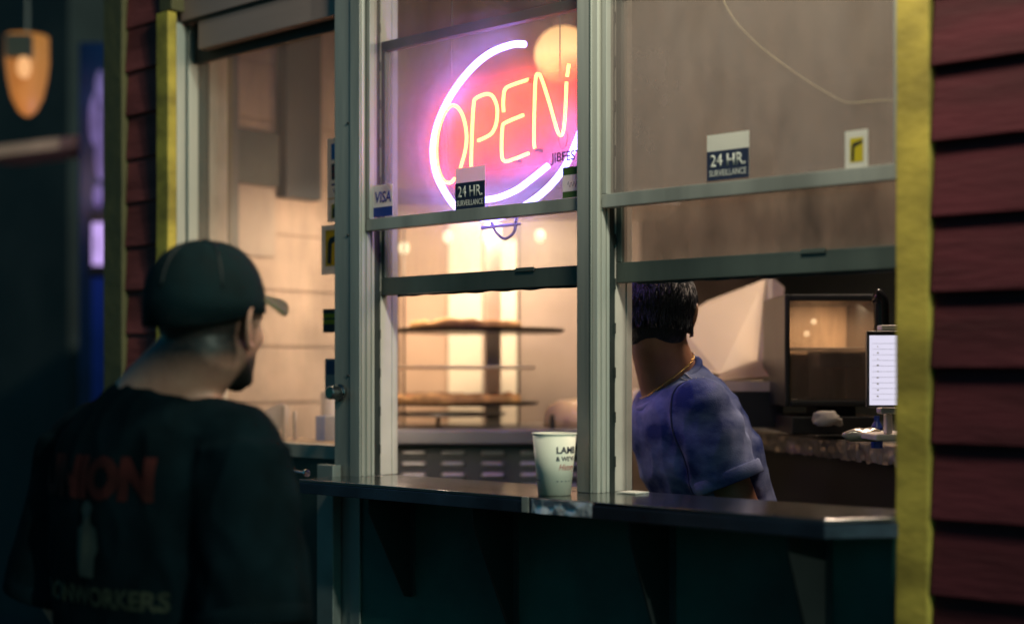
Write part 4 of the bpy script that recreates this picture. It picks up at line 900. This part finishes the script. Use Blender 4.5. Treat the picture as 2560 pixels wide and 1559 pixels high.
def person(name, label, base_pt, yaw, lean, head_off, head_yaw, shirt_m, skin_m, pants_m, body_scale, arms, hair_fn=None, neck_r=.060, secs=None, collar=None, sleeve_r=(.085, .080), sleeve_t=0.62, zs_=1.0, head_pitch=0, wr=1.0, delt=.075, trap=.055, btrap=.045, fold_k=0, neck_fwd=0.03):
    """local frame: x = right hand side, y = facing, z up, origin on the ground"""
    root = thing(name, label, 'person', base_pt)
    Rz = Matrix.Rotation(yaw, 4, 'Z')
    hip = 0.93 * zs_
    T0 = Matrix.Translation(base_pt) @ Rz
    TU = T0 @ Matrix.Translation((0, 0, hip)) @ lean.to_4x4() @ Matrix.Translation((0, 0, -hip))   # upper body
    U = lambda x, y, z: TU @ Vector((x, y, z)); Lw = lambda x, y, z: T0 @ Vector((x, y, z))
    sh = 1.40 * zs_
    hc = U(0, 0, 0) * 0 + (TU @ Vector(head_off)); HR = (T0.to_3x3() @ Matrix.Rotation(head_yaw, 3, 'Z') @ Matrix.Rotation(head_pitch, 3, 'X'))
    b = MB()
    head(b, hc, HR)
    nb_ = U(0, -.012, sh + .045); nt_ = hc + HR @ Vector((0, -.022, -.045))
    b.caps(nb_, neck_r * 1.12, nt_, neck_r * .96, 20)
    b.caps(U(0, -.01, sh + .01), neck_r * 1.35, nb_, neck_r * 1.1, 20)
    for sd in (-1, 1): b.caps(U(.15 * sd, -.01, sh + .005 - (.045 - btrap)), btrap, U(.045 * sd, -.015, sh + .07 - 2 * (.045 - btrap)), btrap * .9, 14)
    torso_rings(b, TU, [(hip - .04, 0, .13, .09), (1.10 * zs_, 0, .125, .085), (1.30 * zs_, 0, .15, .095), (sh, -.005, .14, .075), (sh + .03, -.01, .09, .06)])
    for sd, (S0, E0, W0, H0, PN) in zip((1, -1), arms):
        s_, e_, w_ = U(*S0), U(*E0), U(*W0)
        b.caps(s_, .052, e_, .041, 16); b.caps(e_, .042, w_, .028, 16); b.caps(e_, .043, e_.lerp(w_, .3), .042, 14)
        hand(b, w_, (U(*H0) - w_), (TU.to_3x3() @ Vector(PN)), sd)
    for sd in (-1, 1):
        b.caps(Lw(.095 * sd, 0, hip - .02), .082, Lw(.10 * sd, .01, .48), .055, 16); b.caps(Lw(.10 * sd, .01, .48), .055, Lw(.10 * sd, -.02, .09), .038, 14)
    body = bake(b, 0.006, 6)
    if hair_fn:
        inv = HR.inverted(); paint_attr(body, 'hair', lambda co: hair_fn(inv @ (co - hc)))
    bo = link('body', body, skin_m, root)
    ears(hc, HR, 1.0, skin_m, root)
    # trousers and shoes
    p = MB(); torso_rings(p, TU, [(1.02 * zs_, 0, .168, .118), (hip, 0, .175, .125)])
    torso_rings(p, T0, [(hip + .03, 0, .17, .12), (hip - .10, 0, .18, .125)])
    for sd in (-1, 1):
        p.caps(Lw(.092 * sd, 0, hip - .05), .094, Lw(.105 * sd, .01, .48), .074, 16); p.caps(Lw(.105 * sd, .01, .48), .074, Lw(.105 * sd, -.01, .12), .062, 14)
    link('trousers', bake(p, .010, 6), pants_m, root)
    for sd in (-1, 1):
        f = MB(); f.caps(Lw(.105 * sd, -.05, .045), .040, Lw(.12 * sd, .14, .036), .034, 14); f.caps(Lw(.105 * sd, -.03, .06), .045, Lw(.105 * sd, -.02, .11), .045, 12)
        link('shoe', bake(f, .008, 4), BLACK, root)
    # shirt
    s = MB(); torso_rings(s, TU, secs)
    for sd, (S0, E0, W0, H0, PN) in zip((1, -1), arms):
        s_, e_ = U(*S0), U(*E0); d = e_ - s_
        s.ell(s_ + Vector((0, 0, -.005)), (delt, delt, delt * .93), TU.to_3x3(), 18)
        end = s_ + d * sleeve_t; dn_ = d.normalized(); q_ = Vector((0, 0, 1)).rotation_difference(dn_)
        rg_ = []
        for k in range(7):
            t_ = k / 6; r_ = sleeve_r[0] + (sleeve_r[1] - sleeve_r[0]) * t_
            rg_.append([s_ + (end - s_) * t_ + q_ @ Vector((r_ * math.cos(w), r_ * .94 * math.sin(w), 0)) for w in (2 * math.pi * j / 22 for j in range(22))])
        s.rings(rg_)
        s.caps(s_, delt, U(S0[0] * .45, S0[1] - .01, S0[2] + .035 - (.055 - trap)), trap, 16)
    sm = bake(s, 0.0065, 10)
    def wfn(co):
        l_ = TU.inverted() @ co
        a_ = noise.noise(Vector((co.x * 9, co.y * 9, co.z * 5))) * .007
        drape = math.sin((l_.z * 46 + abs(l_.x) * 60) + 4 * noise.noise(co * 7)) * .0022 * max(0, min(1, (abs(l_.x) - .07) * 12))
        rg = (1 - abs(noise.noise(Vector((co.x * 16, co.y * 16, co.z * 8 + 5))))) ** 4 * .005
        fold = 0
        if fold_k and l_.x > .05: fold = fold_k * math.sin(l_.z * 95 - l_.y * 120 + 3 * noise.noise(co * 9)) * max(0, min(1, (1.40 - l_.z) * 9)) * max(0, min(1, (l_.z - 1.14) * 9)) * max(0, min(1, (l_.y + .06) * 12))
        return wr * (a_ + drape + rg - .002) + fold
    wrinkle(sm, wfn)
    so_ = link('shirt', sm, shirt_m, root)
    sb2 = so_.modifiers.new('s', 'SMOOTH'); sb2.factor = .5; sb2.iterations = 2
    # ribbed collar
    if collar:
        cy, cz, rx, ry, tilt = collar
        cpts = []
        for i in range(49):
            q = 2 * math.pi * i / 48
            cpts.append(U(rx * math.cos(q), cy + ry * math.sin(q), cz - tilt * math.sin(q) + .012 * abs(math.cos(q))))
        cm = MB(); cm.tube(cpts, 0.0085, 10); cm.build('collar', shirt_m, so_, smooth=True)
    for sd, (S0, E0, W0, H0, PN) in zip((1, -1), arms):      # hem band round each sleeve
        s_, e_ = U(*S0), U(*E0); d = e_ - s_; end = s_ + d * sleeve_t; dn_ = d.normalized(); q_ = Vector((0, 0, 1)).rotation_difference(dn_)
        r_ = sleeve_r[1]; hm = MB(); rg_ = []
        for (rr, dd_) in ((r_ - .001, -.028), (r_ + .0018, -.025), (r_ + .0022, .001), (r_ + .0005, .003), (r_ - .006, .001), (r_ - .006, -.027)):
            rg_.append([end + dn_ * dd_ + q_ @ Vector((rr * math.cos(w) * (1 + .03 * math.sin(3 * w)), rr * .94 * math.sin(w), 0)) for w in (2 * math.pi * j / 32 for j in range(32))])
        rg_.append(rg_[0]); hm.rings(rg_, cap=False); hm.build('sleeve_hem', shirt_m, so_, smooth=True)
    return root, hc, HR, TU, sm, bo, so_

# ---- customer with the cap
BLK_TEE = mat('black_tee', (0.003, 0.009, 0.012), 0.95, 0, .3, 12, 0.3, 260, spec=0.04)
JEANS = mat('dark_jeans', (0.02, 0.025, 0.05), 0.8, 0, .3, 20, 0.3, 200)
SK1 = skin_mat('customer_skin', (0.60, 0.31, 0.22), hair=(0.012, 0.012, 0.012))
def hair1(l):                                              # buzz cut round the back and a short beard
    back = min(1, max(0, (l.z + .098 - max(0, l.y) * .9) / .055)) * min(1, max(0, (.045 - l.y) / .02))
    if abs(l.x) > .055 and l.y > -.02: back *= .5
    beard = min(1, max(0, (-.040 - l.z) / .02)) * min(1, max(0, (l.y + .002) / .02)) * min(1, max(0, (l.z + .135) / .02))
    return max(back * 1.0, beard * 1.0)
mp_ = Q(412, 930, 2.45)
I3 = Matrix.Identity(3)
secs1 = [(0.86, 0, .215, .150), (1.0, 0, .212, .152), (1.14, -.002, .214, .152), (1.26, -.006, .216, .150), (1.34, -.010, .212, .140), (1.395, -.014, .200, .120), (1.435, -.016, .150, .098), (1.468, -.018, .095, .078), (1.485, -.018, .070, .066)]
arms1 = [((.200, -.005, 1.375), (.255, -.03, 1.10), (.235, .10, .87), (.23, .14, .77), (-1, 0, 0)), ((-.200, -.005, 1.375), (-.255, -.03, 1.10), (-.235, .10, .87), (-.23, .14, .77), (1, 0, 0))]
hd = (Q(530, 800, 2.40))
def in_frame(pt, base, yaw): return (Matrix.Translation(base) @ Matrix.Rotation(yaw, 4, 'Z')).inverted() @ pt
yaw1 = math.radians(4); base1 = Vector((mp_.x, mp_.y, 0))
ho = in_frame(Vector((hd.x, hd.y, HC - (812 - YH) / F_PX * 2.40)), base1, yaw1)
man, hc1, HR1, TU1, sh1, body1, shirt1 = person('person', 'person in a dark cap and printed black t-shirt standing at the left, back turned', base1, yaw1, I3, ho, math.radians(11), BLK_TEE, SK1, JEANS, 1, arms1, hair1, neck_r=.072, secs=secs1, collar=(-.004, 1.462, .086, .088, -.020), sleeve_r=(.090, .100), sleeve_t=1.02, wr=.9)
# cap
capM = mat('cap_cloth', (0.004, 0.014, 0.017), 0.9, 0, .25, 20, 0.25, 240, spec=0.15)
cm = MB(); rg = []
nseg = 48
for i in range(1, 15):
    a_ = math.radians(90 * i / 14); rr_, zz_ = math.sin(a_), math.cos(a_)
    ring_ = []
    for j in range(nseg):
        q = 2 * math.pi * j / nseg
        seam = 1 - .012 * math.exp(-((((q * 6 / (2 * math.pi)) + .5) % 1 - .5) / .06) ** 2) * (1 if i < 13 else 0)
        x = .094 * rr_ ** .82 * math.cos(q); y = .112 * rr_ ** .82 * math.sin(q) - .018
        z = .026 + .113 * zz_ ** .88
        if i == 14: z = .014 + .010 * math.sin(q) - .012 * max(0, -math.sin(q))
        ring_.append(hc1 + HR1 @ (Vector((x, y, z)) * seam))
    rg.append(ring_)
cm.rings(rg); cap_o = cm.build('cap', capM, man, smooth=True)
sd_ = cap_o.modifiers.new('sol', 'SOLIDIFY'); sd_.thickness = .003
MB().ell(hc1 + HR1 @ Vector((0, -.018, .1395)), (.008, .008, .004), HR1, 12).build('cap_button', capM, cap_o, smooth=True)
br = MB(); top = []; bot = []
nr, nc = 8, 22; gt = []; gb = []
for i in range(nr + 1):
    rt_, rb_ = [], []
    for j in range(nc + 1):
        q = math.radians(20 + 140 * j / nc); f_ = i / nr
        x = .088 * math.cos(q) * (1 - .05 * f_); y0_ = .104 * math.sin(q) ** 1.0
        y = y0_ * (1 - f_) + f_ * (.050 + .132 * math.sin(q) ** .7) - .016
        y = max(y, y0_ - .016)
        z = .058 - .006 * f_ - 5.6 * (x * x) * (.3 + f_ * .7)
        rt_.append(br.bm.verts.new(hc1 + HR1 @ Vector((x, y, z + .0018)))); rb_.append(br.bm.verts.new(hc1 + HR1 @ Vector((x, y, z - .0018))))
    gt.append(rt_); gb.append(rb_)
for i in range(nr):
    for j in range(nc):
        br.bm.faces.new((gt[i][j], gt[i + 1][j], gt[i + 1][j + 1], gt[i][j + 1])); br.bm.faces.new((gb[i][j], gb[i][j + 1], gb[i + 1][j + 1], gb[i + 1][j]))
for j in range(nc): br.bm.faces.new((gt[nr][j], gb[nr][j], gb[nr][j + 1], gt[nr][j + 1])); br.bm.faces.new((gt[0][j], gt[0][j + 1], gb[0][j + 1], gb[0][j]))
for i in range(nr): br.bm.faces.new((gt[i][0], gb[i][0], gb[i + 1][0], gt[i + 1][0])); br.bm.faces.new((gt[i][nc], gt[i + 1][nc], gb[i + 1][nc], gb[i][nc]))
br.build('brim', mat('cap_brim', (0.10, 0.105, 0.050), 0.7, 0, .2, 20), cap_o, smooth=True)
for k in range(6):
    q = 2 * math.pi * (k + .5) / 6; pts = []
    for i in range(0, 13):
        a_ = math.radians(90 * max(i, .4) / 14); rr_, zz_ = math.sin(a_), math.cos(a_)
        pts.append(hc1 + HR1 @ Vector((.0945 * rr_ ** .82 * math.cos(q), 1125e-4 * rr_ ** .82 * math.sin(q) - .018, .0265 + .1135 * zz_ ** .88)))
    MB().tube(pts, .0013, 6).build('cap_seam', BLACK, cap_o, smooth=True)
# print on the back of the shirt
bvh = BVHTree.FromPolygons([v.co.copy() for v in sh1.vertices], [list(p.vertices) for p in sh1.polygons])
def back_print(name, body_, xc, z, h, width, m, **kw):
    me = text_mesh(body_, h, 1, ext=0, **kw) if isinstance(body_, str) else body_
    xs = [v.co.x for v in me.vertices]; w = max(xs) - min(xs); mn = min(xs)
    bm = bmesh.new(); bm.from_mesh(me); bmesh.ops.triangulate(bm, faces=bm.faces)
    for _ in range(3): bmesh.ops.subdivide_edges(bm, edges=[e for e in bm.edges if e.calc_length() > 0.012], cuts=1); bmesh.ops.triangulate(bm, faces=bm.faces)
    d = TU1.to_3x3() @ Vector((0, 1, 0))
    for v in bm.verts:
        o = TU1 @ Vector((xc - width / 2 + (v.co.x - mn) / w * width, -.6, z + v.co.y))
        hit = bvh.ray_cast(o, d)
        v.co = (hit[0] - d * .0022) if hit[0] else (TU1 @ Vector((xc - width / 2 + (v.co.x - mn) / w * width, -.14, z + v.co.y)))
    bm.to_mesh(me); bm.free()
    return link(name, me, m, shirt1)
PR = mat('print_red', (0.065, 0.014, 0.013), 0.9, 0, .5, 14, col2=(0.035, .010, .009), spec=.1); PO = mat('print_olive', (0.032, 0.036, 0.018), 0.7, 0, .3, 40)
back_print('lettering', 'UNION', -.012, 1.298, .062, .30, PR, bold=.06)
back_print('lettering', 'IRONWORKERS', .005, 1.120, .030, .31, PO, bold=.03)
def flat_poly(pts):
    b = MB(); b.bm.faces.new([b.bm.verts.new((x, y, 0)) for x, y in pts]); me = bpy.data.meshes.new('figure_print'); b.bm.to_mesh(me); b.bm.free(); return me
fig = [(x * 1.0, y * .68) for x, y in [(.0, 0), (.05, 0), (.055, .05), (.07, .07), (.066, .12), (.045, .13), (.048, .155), (.052, .170), (.035, .185), (.015, .180), (.008, .160), (.018, .150), (.02, .13), (-.004, .115), (-.010, .06)]]
back_print('figure_print', flat_poly(fig), 0, 1.165, 0, .060, mat('print_grey', (0.055, 0.06, 0.045), .7, 0, .5, 30, col2=(.03, .035, .03)))

# ---- clerk inside
TIE = mat('tie_dye', (0.28, 0.33, 0.57), 0.9, 0, .3, 8, 0.35, 260, col2=(0.022, 0.04, 0.17), contrast=(.38, .68), detail=6, spec=.15, stretch=(1, 1, 1.7))
SK2 = skin_mat('clerk_skin', (0.36, 0.17, 0.10), hair=(0.008, 0.008, 0.010))
PANT = mat('clerk_trousers', (0.02, 0.02, 0.022), .8)
cb = Q(1868, 930, 3.30); base2 = Vector((cb.x, cb.y, 0.06)); yaw2 = math.radians(-30)   # facing: +y turned a little to the right
axis = (Matrix.Rotation(-yaw2, 3, 'Z') @ FWD)
lean2 = Matrix.Rotation(math.radians(-19), 3, axis)
secs2 = [(0.86, 0, .166, .112), (1.0, -.004, .164, .112), (1.14, -.004, .164, .116), (1.26, -.006, .170, .128), (1.35, -.014, .166, .118), (1.405, -.016, .148, .098), (1.440, -.008, .108, .074), (1.462, .002, .078, .056), (1.476, .006, .060, .046)]
arms2 = [((.150, -.030, 1.385), (.178, -.028, 1.12), (.17, .20, .99), (.13, .28, .89), (0, 0, -1)), ((-.150, .0, 1.385), (-.190, .02, 1.12), (-.15, .22, .98), (-.13, .30, .93), (0, 0, -1))]
hp = Q(1640, 788, 3.24)
TUx = Matrix.Translation(base2) @ Matrix.Rotation(yaw2, 4, 'Z') @ Matrix.Translation((0, 0, .93)) @ lean2.to_4x4() @ Matrix.Translation((0, 0, -.93))
ho2 = TUx.inverted() @ hp
clerk, hc2, HR2, TU2, sh2, body2, shirt2 = person('person', 'person with thick black hair and blue tie-dye t-shirt inside the right window, turned away', base2, yaw2, lean2, ho2, math.radians(60), TIE, SK2, PANT, 1, arms2, None, neck_r=.065, secs=secs2, collar=None, sleeve_r=(.070, .079), sleeve_t=.68, wr=1.2, delt=.068, trap=.040, btrap=.026, fold_k=.0028, head_pitch=math.radians(-8))
# hair: a full cap of locks
hm = MB()
hm.ell(hc2 + HR2 @ Vector((0, -.010, .032)), (.087, .104, .082), HR2, 30)
hm.ell(hc2 + HR2 @ Vector((0, -.030, -.028)), (.078, .062, .064), HR2, 24)
hair_me = bake(hm, .005, 3)
hair_o = link('hair', hair_me, mat('black_hair', (0.008, 0.010, 0.017), 0.42, 0, .4, 60, 0.8, 120, stretch=(3, 3, .4), spec=.3), clerk)
hs = MB()
for i in range(900):
    q = random.uniform(math.radians(160), math.radians(380)); a0 = random.uniform(.05, 1.75); ln_ = random.uniform(.5, .95)
    pts = []
    tw = random.uniform(-.25, .25)
    for k in range(7):
        a_ = a0 + ln_ * k / 6 * 1.35; qq = q + tw * k / 6
        a_ = min(a_, 2.5)
        x = .092 * max(math.sin(a_), .90 if a_ > 1.6 else 0) * math.cos(qq); y = -.010 + .107 * math.sin(a_) * math.sin(qq); z = .032 + (.086 if a_ < 1.57 else .098) * math.cos(a_)
        if a_ > 1.6: y = -.010 + .110 * max(math.sin(a_), .92) * math.sin(qq)
        lift = 1 + .03 * (k / 6) ** 2 * random.uniform(.2, 1.4)
        pts.append(hc2 + HR2 @ Vector((x * lift, y * lift, z)))
    hs.tube(pts, lambda t: .0034 * (1 - t * .8) + .0005, 5)
hs.build('hair_locks', MATS['black_hair'], hair_o, smooth=True)
# collar, seams and gold chain follow the surfaces they lie on
def bvh_of(me): return BVHTree.FromPolygons([v.co.copy() for v in me.vertices], [list(p.vertices) for p in me.polygons])
bvb, bvs = bvh_of(body2.data), bvh_of(sh2)
def neck_ring(zc_, tilt, out, n=120, c=(-.006, -.012)):
    res = []
    for i in range(n):
        q = 2 * math.pi * i / n; z_ = zc_ + tilt * math.sin(q)
        o_ = TU2 @ Vector((c[0], c[1], z_)); d_ = (TU2.to_3x3() @ Vector((math.cos(q), math.sin(q), 0))).normalized()
        h = bvb.ray_cast(o_ + d_ * .16, -d_); rr = (h[0] - o_).length if h[0] else .07
        res.append(o_ + d_ * (rr + out))
    for _ in range(3): res = [(res[i - 1] + res[i] * 2 + res[(i + 1) % n]) / 4 for i in range(n)]
    return res
nr_ = neck_ring(1.447, .034, .007)
MB().tube(nr_ + [nr_[0]], .0095, 10).build('collar', TIE, shirt2, smooth=True)
def on_shirt(pts, ctr, lift=.0012):
    c_ = TU2 @ Vector(ctr); out = []
    for p in pts:
        w = TU2 @ Vector(p); d_ = (w - c_).normalized(); h = bvs.ray_cast(c_ + d_ * .4, -d_)
        if h[0]: out.append(h[0] + d_ * lift)
    return out
STCH = mat('stitching', (0.55, 0.52, 0.62), 0.8)
for dy in (-.006, .008):
    MB().tube(on_shirt([(.062 + .008 * i, -.018 + dy, 1.50 - .008 * i) for i in range(12)], (.08, -.018, 1.30)), .0011, 6).build('shoulder_seam', STCH, shirt2, smooth=True)
arc = []
for i in range(40):
    q = math.radians(75 + 160 * i / 39)
    arc.append((.145, -.012 + .2 * math.cos(q), 1.33 + .2 * math.sin(q)))
MB().tube(on_shirt(arc, (.140, -.012, 1.33), .0006), .0022, 6).build('armhole_seam', mat('seam_navy', (0.03, 0.04, 0.12), .9), shirt2, smooth=True)  # dark blue seam line round the sleeve head
# gold chain
chn = MB(); CP = neck_ring(1.470, .034, .0022)
for i in range(120):
    a_, b_ = CP[i], CP[(i + 1) % 120]; d_ = (b_ - a_); c_ = a_; t_ = d_.normalized(); u_ = Vector((0, 0, 1)) if i % 2 else (Vector((0, 0, 1)).cross(t_))
    lk_ = [c_ + t_ * (.0032 * math.cos(w)) + u_ * (.0019 * math.sin(w)) for w in (2 * math.pi * k / 10 for k in range(11))]
    chn.tube(lk_, .0007, 5)
chn.build('chain', mat('gold', (0.85, 0.56, 0.20), 0.25, 1.0), clerk, smooth=True)
